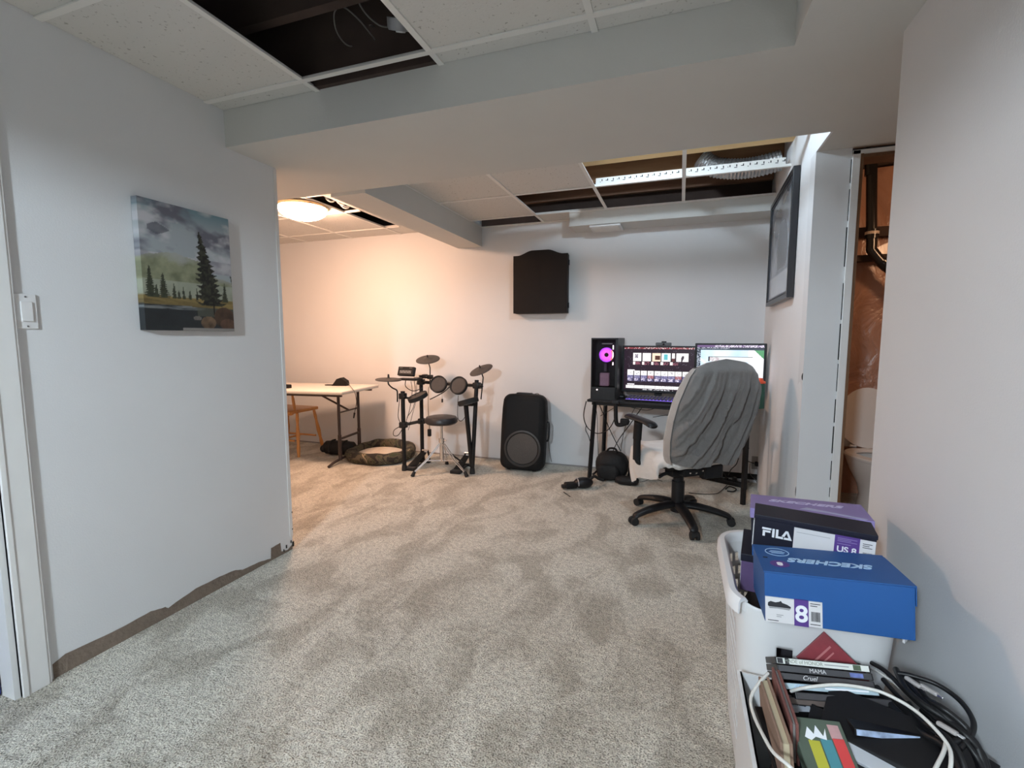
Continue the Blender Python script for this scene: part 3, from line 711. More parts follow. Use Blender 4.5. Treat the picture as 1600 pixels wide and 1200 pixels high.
# camouflage pet bed
pb = P(602, 708, z=.06); pc = Vector((-2.86, 4.06, 0))
t = thing('pet_bed', 'camouflage pet bed with a fluffy beige cushion on the carpet', 'pet bed', pc)
camo = camo_mat()
b = MB()
def ring(u, v):
    a = 2 * PI * u; q = 2 * PI * v
    ex = .8
    cx = .285 * math.copysign(abs(math.cos(a)) ** ex, math.cos(a)); cy = .26 * math.copysign(abs(math.sin(a)) ** ex, math.sin(a))
    r = .056 * (1 + .08 * math.sin(a * 9) + .10 * fbm(u * 14, v * 3, 4)); k = Vector((cx, cy, 0)); n = k.normalized() if k.length else Vector((1, 0, 0))
    return pc + k + n * r * math.cos(q) + Vector((0, 0, .055 + r * .95 * math.sin(q) + (.035 if math.sin(a) > 0 else 0) * math.sin(a)))
b.grid(ring, 96, 14, closeu=True); b.build('bolster', camo, t, smooth=True)
b = MB(); b.grid(lambda u, v: pc + Vector((.25 * v * math.cos(2 * PI * u), .225 * v * math.sin(2 * PI * u), .085 - .03 * v ** 3 + .008 * fbm(u * 20, v * 9, 2))), 48, 10, closeu=True)
b.build('cushion', mat('fluffy_beige_fleece', (.62, .54, .44), 1, noise=.2, nscale=30, bump=.8, bscale=90, sheen=.4), t, smooth=True)
# black bag behind the table foot
bg = Vector((-3.34, 4.02, 0))
t = thing('duffel_bag', 'small black rolled bag behind the folding table foot', 'bag', bg)
b = MB(); b.tube([bg + Vector((-.17, -.02, .075)), bg + Vector((-.15, -.02, .078)), bg + Vector((0, 0, .082)), bg + Vector((.14, .02, .078)), bg + Vector((.16, .02, .07))], [.05, .07, .076, .07, .05], 18); b.build('body', mat('dark_nylon', (.011, .0105, .011), .7, spec=.3, noise=.3, nscale=16, bump=.4, bscale=40), t, smooth=True)
MB().ball(tuple(bg + Vector((-.165, -.06, .07))), (.035, .035, .04), 14).build('end_cap', black, t, smooth=True)
for s in (-.08, .07): MB().tube(curve_pts([bg + Vector((s, -.075, .03)), bg + Vector((s, -.082, .09)), bg + Vector((s, -.04, .15)), bg + Vector((s, .03, .155))]), .008, 6).build('strap', rubber, t, smooth=True)

# ================================================================== DRUM KIT
t = thing('electronic_drum_kit', 'black electronic drum kit on a tubular rack by the back wall', 'drum kit', (-2.08, 4.0, 0))
def disc(c, r, thick, nrm, m, parent, name, dome=.0, rim=None):
    nrm = Vector(nrm).normalized(); q = Vector((0, 0, 1)).rotation_difference(nrm).to_matrix().to_4x4(); Mx = Matrix.Translation(c) @ q
    if dome: prof = [(0, dome), (r * .14, dome * .92), (r * .22, dome * .45), (r * .6, dome * .22), (r * .97, 0), (r, -.003), (r, -thick), (0, -thick)]
    else: prof = [(0, 0), (r * .86, 0), (r * .9, .004), (r * .98, .004), (r, 0), (r, -thick), (r * .8, -thick - .004), (0, -thick - .004)]
    o = MB().lathe(prof, Mx, 40).build(name, m, parent, smooth=True)
    if rim: MB().lathe([(r * .88, .001), (r * .9, .008), (r * 1.02, .008), (r * 1.02, -thick * .8), (r * .99, -thick * .8), (r * .99, .001), (r * .88, .001)], Mx, 40).build('rim', rim, o, smooth=True)
    return o, Mx
pl, pbk, pr = P(632, 735, z=0), Vector((-2.42, 4.13, 0)), P(738, 740, z=0)
zl = P(631, 613, Y=pl.y).z
def post(a, z, r=.019, top=0):
    m = MB(); m.cyl((a.x, a.y, .03), (a.x, a.y, z), r, 16)
    o = m.build('rack_post', black_metal, t, smooth=True)
    MB().cyl((a.x, a.y, 0), (a.x, a.y, .05), r * 1.35, 16, r * 1.2).build('rubber_foot', rubber, o, smooth=True)
    MB().cyl((a.x, a.y, z - .004), (a.x, a.y, z + .01), r * 1.1, 16).build('end_cap', black, o, smooth=True)
    return o
def clamp(c, r=.03, h=.055): return MB().box(tuple(c), (r * 2.1, r * 2.1, h), None, .008, 2).cyl(Vector(c) + Vector((r, -r, 0)), Vector(c) + Vector((r + .03, -r - .02, 0)), .007, 8).build('clamp', black, t, smooth=True)
post(pl, zl); zb = P(664, 588, Y=pbk.y).z; post(pbk, zb)
zr = P(745, 594, Y=pr.y + .03).z
prt = Vector((P(745, 600, Y=pr.y + .05).x, pr.y + .05, zr))
o = MB().cyl((pr.x, pr.y, .03), prt, .019, 16).build('rack_post', black_metal, t, smooth=True)
MB().cyl((pr.x, pr.y, 0), (pr.x, pr.y, .05), .026, 16, .022).build('rubber_foot', rubber, o, smooth=True)
# side and centre rails
zlr = P(632, 664, Y=pl.y).z; clamp((pl.x, pl.y, zlr)); clamp((pbk.x, pbk.y, P(660, 658, Y=4.13).z))
MB().cyl((pl.x, pl.y, zlr), (pbk.x, pbk.y, P(660, 658, Y=4.13).z), .016, 14).build('side_rail', black_metal, t, smooth=True)
zcr = P(664, 597, Y=4.13).z
MB().tube(curve_pts([(pbk.x, pbk.y, zcr), (-2.15, 4.13, zcr - .01), (-1.95, 4.08, zcr - .01), tuple(prt - Vector((0, 0, .05)))]), .016, 14).build('centre_rail', black_metal, t, smooth=True)
clamp((pbk.x, pbk.y, zcr)); clamp(prt - Vector((0, 0, .05)))
for x_, y_ in ((664, 588), (672, 589)): clamp(P(x_, y_, Y=4.1), .024, .04)
# cymbals
c1 = P(668.5, 561, Y=4.12); disc(c1, .117, .008, (.05, -.34, 1), pad_grey, t, 'cymbal_pad', .018)
MB().tube([c1 - Vector((0, 0, .01)), P(672, 575, Y=4.12), P(672, 600, Y=4.12)], .006, 8).build('cymbal_arm', black_metal, t, smooth=True)
MB().cyl(c1 + Vector((0, -.004, .01)), c1 + Vector((0, -.012, .04)), .006, 8).build('wing_nut', black, t)
c2 = P(751.5, 577.5, Y=4.0); disc(c2, .112, .008, (-.26, -.42, 1), pad_grey, t, 'cymbal_pad', .018)
MB().tube([c2 - Vector((0, 0, .01)), P(755, 590, Y=3.98), P(751.5, 624, Y=3.96)], .006, 8).build('cymbal_arm', black_metal, t, smooth=True)
MB().cyl(c2 + Vector((-.003, -.004, .01)), c2 + Vector((-.01, -.014, .04)), .006, 8).build('wing_nut', black, t)
clamp(P(749, 603, Y=3.95), .02, .05)
c3 = P(607, 592.3, Y=3.72); disc(c3, .118, .010, (.05, -.03, 1), pad_grey, t, 'cymbal_pad', .012)
MB().cyl(c3 + Vector((0, 0, .008)), c3 + Vector((0, 0, .045)), .011, 10, .007).build('wing_nut', black, t, smooth=True)
MB().tube(curve_pts([c3 - Vector((0, 0, .012)), P(607, 600, Y=3.72), P(613, 606, Y=3.72), P(620, 610, Y=3.72), P(621, 618, Y=3.72), P(621, 628, Y=3.72)], 6), .007, 8).build('cymbal_arm', black_metal, t, smooth=True)
# toms, snare, floor tom
ct = P(684.5, 600, Y=3.98); disc(ct, .082, .03, (.10, -.92, .42), pad_grey, t, 'drum_pad', rim=rubber)
ct2 = P(716, 602, Y=3.95); disc(ct2, .084, .03, (-.08, -.93, .40), pad_grey, t, 'drum_pad', rim=rubber)
MB().cyl(ct + Vector((0, .03, 0)), P(700, 600, Y=4.08), .010, 8).cyl(ct2 + Vector((0, .03, 0)), P(700, 600, Y=4.08), .010, 8).build('pad_arm', black_metal, t, smooth=True)
cs = P(652, 618.5, Y=3.78); disc(cs, .092, .03, (-.28, -.30, 1), pad_grey, t, 'drum_pad', rim=rubber)
MB().cyl(cs - Vector((0, 0, .03)), (pl.x, pl.y, cs.z - .015), .010, 8).build('pad_arm', black_metal, t, smooth=True); clamp((pl.x, pl.y, zl - .035), .028)
cf = P(731, 625, Y=3.80); disc(cf, .092, .035, (-.28, -.02, 1), pad_grey, t, 'drum_pad', rim=rubber)
kb = Vector((P(728, 634, Y=3.82).x, 3.82, P(728, 634, Y=3.82).z))
MB().cyl(kb, (pr.x - .01, pr.y + .01, .06), .021, 14, .019).build('rack_post', black_metal, t, smooth=True); clamp(P(736, 630, Y=3.85), .026, .05)
# sound module tilted on its bracket
mc = P(635.5, 580.5, Y=3.90)
Mm = TR(mc, (math.radians(-18), 0, -.06))
o = MB().box((0, 0, 0), (.178, .04, .088), Mm, .006).build('sound_module', black, t)
b = MB(); b.box((-.055, -.0205, .030), (.035, .001, .006), Mm); b.box((.055, -.0205, .030), (.03, .001, .006), Mm); b.box((0, -.0205, -.008), (.13, .0008, .03), Mm)
b.build('display_strip', mat('grey_module_print', (.13, .13, .13), .4, noise=.3, nscale=30), o)
b = MB()
for k in range(11): b.box((-.058 + k * .0115, -.0215, -.012 + (.010 if k % 3 == 0 else 0)), (.006, .0015, .007), Mm)
b.build('button_row', mat('pale_button', (.35, .36, .36), .5, noise=.1), o)
a = P(620, 593.5, Y=3.86); c = P(661, 591, Y=4.02)
MB().box(((a.x + c.x) / 2, 3.92, (a.z + c.z) / 2), (c.x - a.x, .075, .022), rotm(0, 0, 0), .006).build('module_bracket', black, t)
MB().cyl((c.x - .04, 3.93, c.z), (pbk.x + .01, pbk.y, zb - .02), .013, 10).build('module_arm', black_metal, t, smooth=True)
# hanging cables
for pts, r in (([(642, 596, 3.9), (644, 612, 3.85), (640, 640, 3.8), (634, 660, 3.76)], .003), ([(647, 594, 3.9), (649, 612, 3.8), (646, 636, 3.8), (636, 652, 3.78)], .003),
               ([(634, 594, 3.9), (634, 604, 3.85), (646, 611, 3.9), (660, 606, 4.05)], .004), ([(625, 620, 3.72), (622, 650, 3.72), (626, 664, 3.72), (616, 672, 3.72), (615, 680, 3.72), (622, 680, 3.72), (630, 668, 3.73)], .0035),
               ([(651, 598, 3.9), (650, 625, 3.86), (645, 645, 3.86), (640, 665, 3.8), (638, 672, 3.8)], .0025), ([(670, 604, 4.1), (669, 625, 4.1), (670, 660, 4.1)], .0025),
               ([(716, 618, 3.98), (715, 650, 3.97), (720, 658, 3.96), (727, 650, 3.95), (727, 636, 3.9)], .003), ([(672, 624, 4.05), (684, 618, 4.03), (694, 612, 4.03), (703, 604, 4.05)], .005)):
    MB().tube(curve_pts([P(x, y, Y=Y) for x, y, Y in pts]), r, 6).build('cable', cable_black, t, smooth=True)
q = P(671, 676, Y=4.08)
tag(MB().box((q.x, 4.08, q.z), (.035, .03, .075), None, .008, 2).tube([(q.x, 4.08, q.z + .03), (q.x, 4.09, q.z + .16)], .003).build('power_adapter', black, loc=q), 'black power adapter dangling behind the drum stool seat', 'adapter')
q = P(691, 626, Y=4.05)
tag(MB().box((q.x, 4.05, q.z), (.014, .012, .035), None, .003).tube([(q.x, 4.05, q.z + .01), (q.x, 4.05, q.z + .12)], .0015).build('cable_plug', black, loc=q), 'tiny black plug hanging between the drum pads', 'plug')

# drum stool
sx = P(688, 660, Y=3.78).x; s_top = P(688, 653, Y=3.70).z; SC = Vector((sx, 3.80, 0))
t = thing('drum_stool', 'round black drum stool with chrome tripod legs', 'stool', SC)
zt_ = s_top
MB().lathe([(0, zt_), (.10, zt_), (.135, zt_ - .008), (.15, zt_ - .03), (.148, zt_ - .055), (.13, zt_ - .07), (0, zt_ - .07)], Matrix.Translation(SC), 36).build('seat', leather, t, smooth=True)
MB().cyl(SC + Vector((0, 0, .10)), SC + Vector((0, 0, zt_ - .07)), .012, 14).cyl(SC + Vector((0, 0, .10)), SC + Vector((0, 0, .30)), .018, 14).build('post', chrome, t, smooth=True)
MB().cyl(SC + Vector((0, 0, .28)), SC + Vector((0, 0, .32)), .026, 12).cyl(SC + Vector((.02, 0, .3)), SC + Vector((.05, 0, .3)), .006, 8).build('collar', chrome, t, smooth=True)
foot = P(677, 740, z=0)
for ang in (math.atan2(foot.y - SC.y, foot.x - SC.x) , math.atan2(foot.y - SC.y, foot.x - SC.x) + 2.1, math.atan2(foot.y - SC.y, foot.x - SC.x) - 2.1):
    d_ = Vector((math.cos(ang), math.sin(ang), 0)); sd = Vector((-d_.y, d_.x, 0))
    L_ = .27
    lg = MB()
    for s in (-1, 1): lg.tube([SC + d_ * .02 + sd * s * .013 + Vector((0, 0, .27)), SC + d_ * L_ * .55 + sd * s * .014 + Vector((0, 0, .13)), SC + d_ * L_ + sd * s * .006 + Vector((0, 0, .03))], .005, 8)
    for s in (-1, 1): lg.tube([SC + d_ * .015 + sd * s * .01 + Vector((0, 0, .11)), SC + d_ * L_ * .55 + sd * s * .014 + Vector((0, 0, .13))], .004, 8)
    lo = lg.build('leg', chrome, t, smooth=True)
    MB().cyl(SC + d_ * (L_ - .012) + Vector((0, 0, .045)), SC + d_ * (L_ + .012), .013, 10, .019).build('rubber_foot', rubber, lo, smooth=True)

# pedals
def pedal(name, label, base, head, wd, group=None):
    base, head = Vector(base), Vector(head); d_ = (head - base); L = d_.length; ang = math.atan2(d_.y, d_.x) - PI / 2
    t = thing(name, label, 'pedal', TR(base, (0, 0, ang)), group)
    lm = dict(local=True)
    MB().ext(-wd, wd, -.02, .05, 0, .03, bev=.006).build('heel_plate', black, t, **lm)
    MB().prism([(-wd * .75, 0), (wd * .75, 0), (wd * .55, L * .8), (-wd * .55, L * .8)], .012, TR((0, .04, .02), (.32, 0, 0))).build('footboard', black_matte, t, **lm)
    MB().ext(-.012, .012, 0, L, .002, .012).ext(-wd, wd, L - .03, L + .01, 0, .02, bev=.003).build('base_plate', black_metal, t, **lm)
    for s in (-1, 1): MB().tube([(s * wd * .9, L, .01), (s * wd * .5, L, .12)], .009, 10).build('upright', black_metal, t, **lm)
    MB().cyl((-wd * .6, L, .12), (wd * .6, L, .12), .010, 12).build('hinge_rod', chrome, t, **lm)
    return t
pedal('hi_hat_pedal', 'black foot pedal beside the drum kit front left post', P(640, 735, z=0), P(665, 722, z=0), .055)
pedal('kick_pedal', 'black foot pedal between the drum stool and right drum post', P(712, 740, z=0), P(731, 727, z=0), .05)
tag(MB().cyl(P(708, 712, Y=3.95), P(722, 722, Y=3.9), .008, 10).ball(tuple(P(707, 711, Y=3.95)), .012, 10).build('pedal_beater', black_metal, loc=P(714, 717, Y=3.92), smooth=True), 'thin beater shaft tilted over the black kick pedal', 'beater')

# ================================================================== PA SPEAKER
q = P(811, 738, z=0); SP = Vector((q.x, 4.19, 0))
zs_ = P(815, 618, Y=4.05).z
Ms = TR((SP.x - .01, 4.19, .004), (math.radians(-4), math.radians(1.8), math.radians(7)))
t = thing('loudspeaker', 'tall black loudspeaker with round woofer leaning near the back wall', 'speaker', Ms)
b = MB(); H_ = zs_ - .01
def spk(u, v):
    a = 2 * PI * u; wv = .212 * (1 - .24 * max(0, (abs(v - .42) - .22) / .58) ** 2.2); dp = .15 - .02 * abs(v - .5)
    dz_ = min(v, 1 - v) * H_; rc = .065
    if dz_ < rc: wv -= rc - math.sqrt(max(0, rc * rc - (rc - dz_) ** 2)); dp -= .3 * (rc - math.sqrt(max(0, rc * rc - (rc - dz_) ** 2)))
    e = .38; c_, s_ = math.cos(a), math.sin(a)
    x = wv * math.copysign(abs(c_) ** e, c_); y = dp * math.copysign(abs(s_) ** e, s_)
    if y > 0: x *= .82
    return Vector((x, y, v * H_))
N_ = 64
b.grid(lambda u, v: spk(u, [0, .006, .02, .045, .08, .2, .4, .6, .8, .92, .955, .98, .994, 1][int(round(v * 13))]) * 1 if True else 0, N_, 13, closeu=True)
for j in (0, 13):
    col = [b.V[i][j] for i in range(N_)]
    cx_ = sum((v.co for v in col), Vector()) / N_
    for v in col: v.co = cx_ + (v.co - cx_) * .93 + Vector((0, 0, 0))
b.bm.faces.new([b.V[i][0] for i in range(N_)]); b.bm.faces.new([b.V[i][13] for i in range(N_)])
b.build('cabinet', black_matte, t, smooth=True, local=True, angle=50)
MB().grid(lambda u, v: (-.15 + .30 * u, -.151 - .004 * math.sin(PI * u), .06 + v * (H_ - .12)), 12, 12).build('grille', mat('black_speaker_mesh', (.006, .006, .0065), .6, spec=.25, noise=.3, nscale=160), t, local=True)
Mw = TR((.012, -.158, .205), (PI / 2, 0, 0)) @ Matrix.Diagonal((1.12, 1.12, 1, 1))
MB().lathe([(.150, 0), (.152, .006), (.138, .010), (.132, .004), (.132, 0), (.150, 0)], Mw, 48).build('woofer_surround', mat('dark_rubber_ring', (.03, .028, .027), .5, noise=.1), t, smooth=True, local=True)
MB().lathe([(.128, .002), (.126, .006), (.07, .012), (0, .014)], Mw, 48).build('woofer_cone', mat('brownish_woofer_mesh', (.062, .055, .05), .7, noise=.35, nscale=120), t, smooth=True, local=True)
MB().ext(-.09, .05, -.05, .05, H_ - .004, H_ + .012, bev=.006).build('top_handle', black, t, local=True)
MB().tube(curve_pts([(.195, 0, .27), (.225, -.01, .28), (.23, -.01, .36), (.225, -.01, .44), (.195, 0, .45)]), .009, 8).build('side_handle', black, t, smooth=True, local=True)
for s in (-1, 1):
    for y in (-.1, .1): MB().cyl((s * .12, y, -.004), (s * .12, y, .01), .018, 10).build('rubber_foot', rubber, t, local=True)
tag(cable([P(838, 624, Y=4.25), P(835, 617, Y=4.33), P(841, 615, Y=4.37), P(846, 625, Y=4.37), P(855, 640, Y=4.38), P(858, 700, Y=4.38), P(862, 722, Y=4.36)], .003).build('speaker_cable', cable_grey, loc=P(841, 616, Y=4.37), smooth=True), 'thin cable looping over the loudspeaker top', 'cable')

# ================================================================== DESK CORNER
DA = math.radians(-8); DZ = .715
MD = TR((-.725, 3.955, 0), (0, 0, DA))
def D(x, y, z): return MD @ Vector((x, y, z))
t = thing('computer_desk', 'narrow black computer desk with slanting metal legs', 'desk', MD)
MB().ext(0, 1.27, 0, .42, DZ - .022, DZ, bev=.004).build('desktop', black, t, local=True)
MB().ext(.03, 1.24, .04, .07, DZ - .05, DZ - .022).ext(.03, 1.24, .35, .38, DZ - .05, DZ - .022).build('under_frame', black_metal, t, local=True)
for x, s in ((.05, -1), (1.215, 1)):
    for y, e in ((.05, .0), (.37, .40)):
        MB().tube([(x + (.0 if s > 0 else -.02), e, 0), (x + (.005 if s < 0 else 0), y, DZ - .02)], .019, 4).build('leg', black_metal, t, local=True)
    MB().tube([(x, .05, .06), (x, .37, .06)], .012, 4).build('foot_rail', black_metal, t, local=True)

# computer tower
A = P(917.5, 622, Y=3.99)
MP = TR((D(.015, .01, 0).x + .01, D(.015, .01, 0).y + .015, DZ), (0, 0, math.radians(-2)))
pw, pd, ph = .222, .36, .515
t = thing('computer_tower', 'black computer tower with a glass front and glowing purple fan', 'computer', MP)
b = MB(); th = .004
b.ext(0, pw, pd - th, pd, 0, ph).ext(0, th, 0, pd, 0, ph).ext(pw - .012, pw, 0, pd, 0, ph).ext(0, pw, 0, pd, ph - th, ph).ext(0, pw, 0, pd, 0, .012)
b.ext(0, pw, -.004, 0, 0, .105).ext(0, .008, -.004, 0, 0, ph).ext(pw - .02, pw, -.004, 0, 0, ph).ext(0, pw, -.004, 0, ph - .012, ph)
b.ext(.01, pw - .02, .15, .155, .1, ph - .01)
b.build('case', black, t, local=True)
MB().ext(.008, pw - .02, -.003, -.0015, .105, ph - .012).build('glass_panel', mat('smoked_glass', (.35, .32, .36), .05, trans=1.0, alpha=.35), t, local=True)
Mf = TR((.125, .02, .375), (PI / 2, 0, 0)) @ Matrix.Translation((0, 0, 0))
fo = MB().lathe([(.062, 0), (.068, 0), (.068, .02), (.062, .02), (.062, 0)], Mf, 40).build('cooling_fan', black, t, local=True, smooth=True)
b = MB()
b.grid(lambda u, v: Mf @ Vector(((.018 + .042 * v) * math.cos(2 * PI * u), (.018 + .042 * v) * math.sin(2 * PI * u), .006 + .003 * math.sin(u * 2 * PI * 9))), 72, 6, closeu=True)
def fancol(c):
    q = Mf.inverted() @ c; r = math.hypot(q.x, q.y); a = math.atan2(q.y, q.x)
    k = mix((1.0, .12, .75), (.42, .06, .95), (r - .024) / .03)
    if a > -.9 and a < .7 and r > .045: k = (1.0, .18, .22)
    return k
b.colors(fancol, True).build('lit_blades', vcol_mat('glowing_fan', emit=1.6), fo, local=True, smooth=True)
MB().lathe([(0, .012), (.017, .012), (.018, 0)], Mf, 20).build('hub', black, fo, local=True)
MB().ext(.176, .184, .008, .013, .29, .315).ext(.176, .184, .008, .013, .345, .405).ext(.176, .184, .008, .013, .42, .455).build('light_strip', mat('white_led', (1, 1, 1), emit=(1.0, .86, .88), estr=2.0), t, local=True)
MB().ext(.065, .14, .05, .08, .11, .22, bev=.006).build('graphics_card', mat('dusky_rose_card', (.16, .11, .13), .4, noise=.4, nscale=40, emit=(.3, .16, .25), estr=.25), t, local=True)
MB().ext(.10, .12, .05, .08, .235, .30).build('memory_module', mat('dim_board', (.06, .05, .07), .4, noise=.4, nscale=40), t, local=True)
MB().ext(.085, .17, .02, .03, .462, .472).build('top_radiator', mat('grey_radiator', (.25, .24, .26), .4, noise=.2), t, local=True)
MB().cyl((.055, -.006, .082), (.055, -.003, .082), .006, 14).build('power_button', mat('white_led', (1, 1, 1)), t, local=True)

# monitors
def monitor(name, label, pa, pb, ztop, hh, paintfn, nx, ny, emit, stand_y=.14):
    """pa, pb: bottom-line left and right positions (x, y)"""
    pa, pb = Vector((*pa, 0)), Vector((*pb, 0)); d_ = pb - pa; W = d_.length; ang = math.atan2(d_.y, d_.x)
    M = TR(((pa.x + pb.x) / 2, (pa.y + pb.y) / 2, DZ), (0, 0, ang)); t = thing(name, label, 'monitor', M, None)
    h1 = ztop - DZ; h0 = h1 - hh
    MB().ext(-W / 2, W / 2, 0, .03, h0, h1, bev=.004).ext(-W / 2 + .1, W / 2 - .1, .03, .05, h0 + .05, h1 - .06, bev=.006).build('housing', black, t, local=True)
    sw, s0, s1 = W / 2 - .017, h0 + .022, h1 - .014
    b = MB(); b.grid(lambda u, v: (-sw + 2 * sw * u, -.0012, s0 + (s1 - s0) * v), nx, ny)
    b.colors(lambda c: paintfn((c.x + sw) / (2 * sw), (c.z - s0) / (s1 - s0))).build('screen', vcol_mat(name + '_screen', .2, emit), t, local=True)
    MB().ext(-.03, .03, .04, .06, .01, h0 + .12).build('neck', black, t, local=True)
    MB().ext(-.11, .11, -.02, .12, 0, .012, bev=.004).build('base', black, t, local=True)
    return t, M, W, h0, h1
def store_page(u, v):
    n = lambda s: hashn(int(u * 150), int(v * 90), s)
    c = (.018, .008, .016)
    if v > .965: return (.30, .05, .06) if n(1) > .35 else ((.8, .7, .7) if n(2) > .5 else (.03, .01, .015))
    if .12 < v < .145 or .455 < v < .48:
        return (.85, .8, .85) if u < (.16 if v > .4 else .16) + .0 and u > .05 and v % .1 > .02 else c
    if .68 < v < .87:                      # first row of pictures
        for k, (x0, x1) in enumerate(((.13, .255), (.27, .395), (.41, .535), (.545, .675), (.69, .735), (.75, .92))):
            if x0 < u < x1:
                base = ((.95, .9, .92), (.97, .93, .9), (.92, .68, .52), (.85, .95, .95), (.95, .85, .85), (.95, .88, .9))[k]
                a, bb = (u - x0) / (x1 - x0), (v - .68) / .19
                if k == 0 and .25 < a < .6 and .35 < bb < .9: return (.12, .1, .14) if n(3) > .3 else base
                if k == 2 and .35 < a < .95 and .15 < bb < .7: return (.08, .03, .02)
                if k == 3 and .25 < a < .7 and .2 < bb < .9: return (.12, .45, .5)
                if k == 5 and .4 < a < .65 and bb < .7: return (.05, .04, .05) if abs(a - .4 - bb * .3) < .12 else base
                if k == 4 and bb < .35: return (.1, .03, .03)
                return base
    if .60 < v < .665:
        for x0 in (.13, .265, .40, .535, .67):
            if x0 < u < x0 + .035: return (.9, .75, .75)
            if x0 + .04 < u < x0 + .11 and n(4) > .5: return (.3, .1, .14)
    if .34 < v < .45 or .2 < v < .34:      # second row
        for k in range(9):
            x0 = .055 + k * .099
            if x0 < u < x0 + .088:
                a = (u - x0) / .088
                if v > .34: return (.35, .33, .36) if (abs(a - .5) < .22 and abs(v - .395) < .03 and n(5) > .55) else (.93, .9, .9)
                if v > .27: return ((.14, .13, .26) if k not in (3, 7) else (.32, .12, .14)) if n(6) > .12 else (.5, .45, .6)
                return (.75, .68, .85) if (a < .7 and n(7) > .45 and v > .215) else (.07, .06, .14)
    if .03 < v < .11 and .035 < u < .95:   # third row
        return (.35, .3, .3) if (n(8) > .93) else ((.95, .9, .9) if (u * 13) % 1 > .06 else (.5, .42, .45))
    if v < .022: return (.75, .75, .8) if (n(9) > .55 and .28 < u < .72) else c
    if n(10) > .985: return (.12, .1, .14)
    return c
def map_page(u, v):
    n = lambda s: hashn(int(u * 140), int(v * 80), s)
    if v > .955: return (.85, .8, .9) if n(1) > .62 and u > .28 else (.16, .10, .22)
    if v > .915: return (.4, .42, .5) if n(2) > .6 and u < .5 else (.035, .04, .06)
    if v > .89: return (.05, .07, .09)
    if u < .055: return (.55, .6, .7) if (n(3) > .7 and v > .45) else (.02, .03, .05)
    if u > .86 and v > .70 + (.99 - u) * -.0 and v > .89 - (u - .86) * 1.4 : return (.09, .30, .14)
    if .18 < u < .84 and .62 < v < .74:
        if v > .725: return (.10, .13, .13)
        if u < .2: return (.02, .02, .02)
        return (.5, .42, .45) if n(4) > .5 and u < .35 else (.80, .82, .84)
    s = fbm(u * 3, v * 3, 3)
    c = mix((.46, .66, .92), (.80, .90, .98), s * 1.8 - .4)
    if abs((u * 1.3 + v) % .5 - .25) < .03 and u < .2: c = (.9, .95, 1)
    if u > .78: c = (.86, .86, .92)
    return c
ma, mb = P(971.5, 600, Y=4.16), P(1087, 600, Y=4.10)
zt1 = P(975, 540, Y=4.15).z
monitor('left_monitor'.replace('left_', ''), 'black monitor showing rows of shop thumbnails on a dark page', (ma.x, ma.y), (mb.x, mb.y), zt1, zt1 - P(975, 612, Y=4.15).z, store_page, 150, 84, 1.0)
ma2, mb2 = P(1084, 600, Y=4.06), P(1195.5, 600, Y=3.97)
zt2 = P(1140, 536.5, Y=4.01).z
monitor('monitor', 'black monitor showing a pale map window, half behind the covered chair', (ma2.x, ma2.y), (mb2.x, mb2.y), zt2, .375, map_page, 140, 80, 1.0)
q = P(1037, 538, Y=4.15)
t = thing('webcam', 'grey webcam clipped on top of the shop page monitor', 'webcam', (q.x, q.y, zt1))
MB().box((q.x, 4.135, zt1 + .014), (.125, .03, .026), None, .005).build('body', mat('grey_plastic', (.09, .095, .10), .5, noise=.1), t)
MB().box((q.x + .003, 4.135, zt1 + .032), (.04, .025, .012), None, .004).build('shutter', black, t)
MB().cyl((q.x, 4.121, zt1 + .013), (q.x, 4.118, zt1 + .013), .008, 14).build('lens', mat('lens_glass', (.01, .01, .015), .05), t)
# keyboard, mouse and desk speaker
MK = TR(D(.31, .03, DZ + .001), (0, 0, DA))
MK = MK @ rotm(math.radians(7), 0, 0)
t = thing('keyboard', 'black keyboard with purple backlight below the shop page monitor', 'keyboard', MK)
MB().ext(0, .43, 0, .135, 0, .014, bev=.004).build('base', black, t, local=True)
MB().ext(.008, .422, .008, .127, .014, .0155).build('backlight', mat('purple_backlight', (.1, .06, .3), emit=(.20, .12, .75), estr=1.1), t, local=True)
rows = MB()
for r_ in range(5):
    for k in range(15): rows.box((.022 + k * .0276, .022 + r_ * .0245, .021), (.021, .018, .010), None)
ko = rows.build('key_field', mat('dark_keycap', (.03, .03, .05), .5, noise=.1), t, local=True); ko['kind'] = 'stuff'
q = P(968, 618, z=DZ + .01)
tag(MB().box((0, 0, .012), (.06, .10, .024), TR((q.x + .02, q.y - .06, DZ)), .01, 3).build('computer_mouse', black, loc=(q.x + .02, q.y - .06, DZ), smooth=True), 'black mouse between the computer tower and the keyboard', 'mouse')
q = P(1070, 609, Y=3.98)
t = thing('desk_speaker', 'small black desk speaker with a white light below the monitors', 'speaker', (q.x, 4.0, DZ))
MB().box((q.x, 4.01, DZ + .035), (.07, .06, .07), None, .008).build('body', black, t)
MB().cyl((q.x, 3.981, q.z), (q.x, 3.978, q.z), .006, 12).build('power_light', mat('white_led', (1, 1, 1)), t)
# headset hanger under the desk
t = thing('headset_hanger', 'thick black hooked bracket hanging below the desk front', 'hook', D(.265, .03, DZ - .03))
a, c, e = P(962, 628, Y=3.90), P(963, 660, Y=3.90), P(979, 661, Y=3.90)
MB().tube(curve_pts([a, P(962, 640, Y=3.9), c, P(968, 664, Y=3.9), e, P(981, 657, Y=3.9)]), .021, 10, flat=.8).build('hook_arm', black_matte, t, smooth=True)
MB().box(tuple(a), (.06, .05, .03), None, .006).build('clamp_plate', black, t)
MB().box(tuple(P(976, 659, Y=3.9)), (.07, .04, .05), None, .01).build('cradle', black_matte, t)
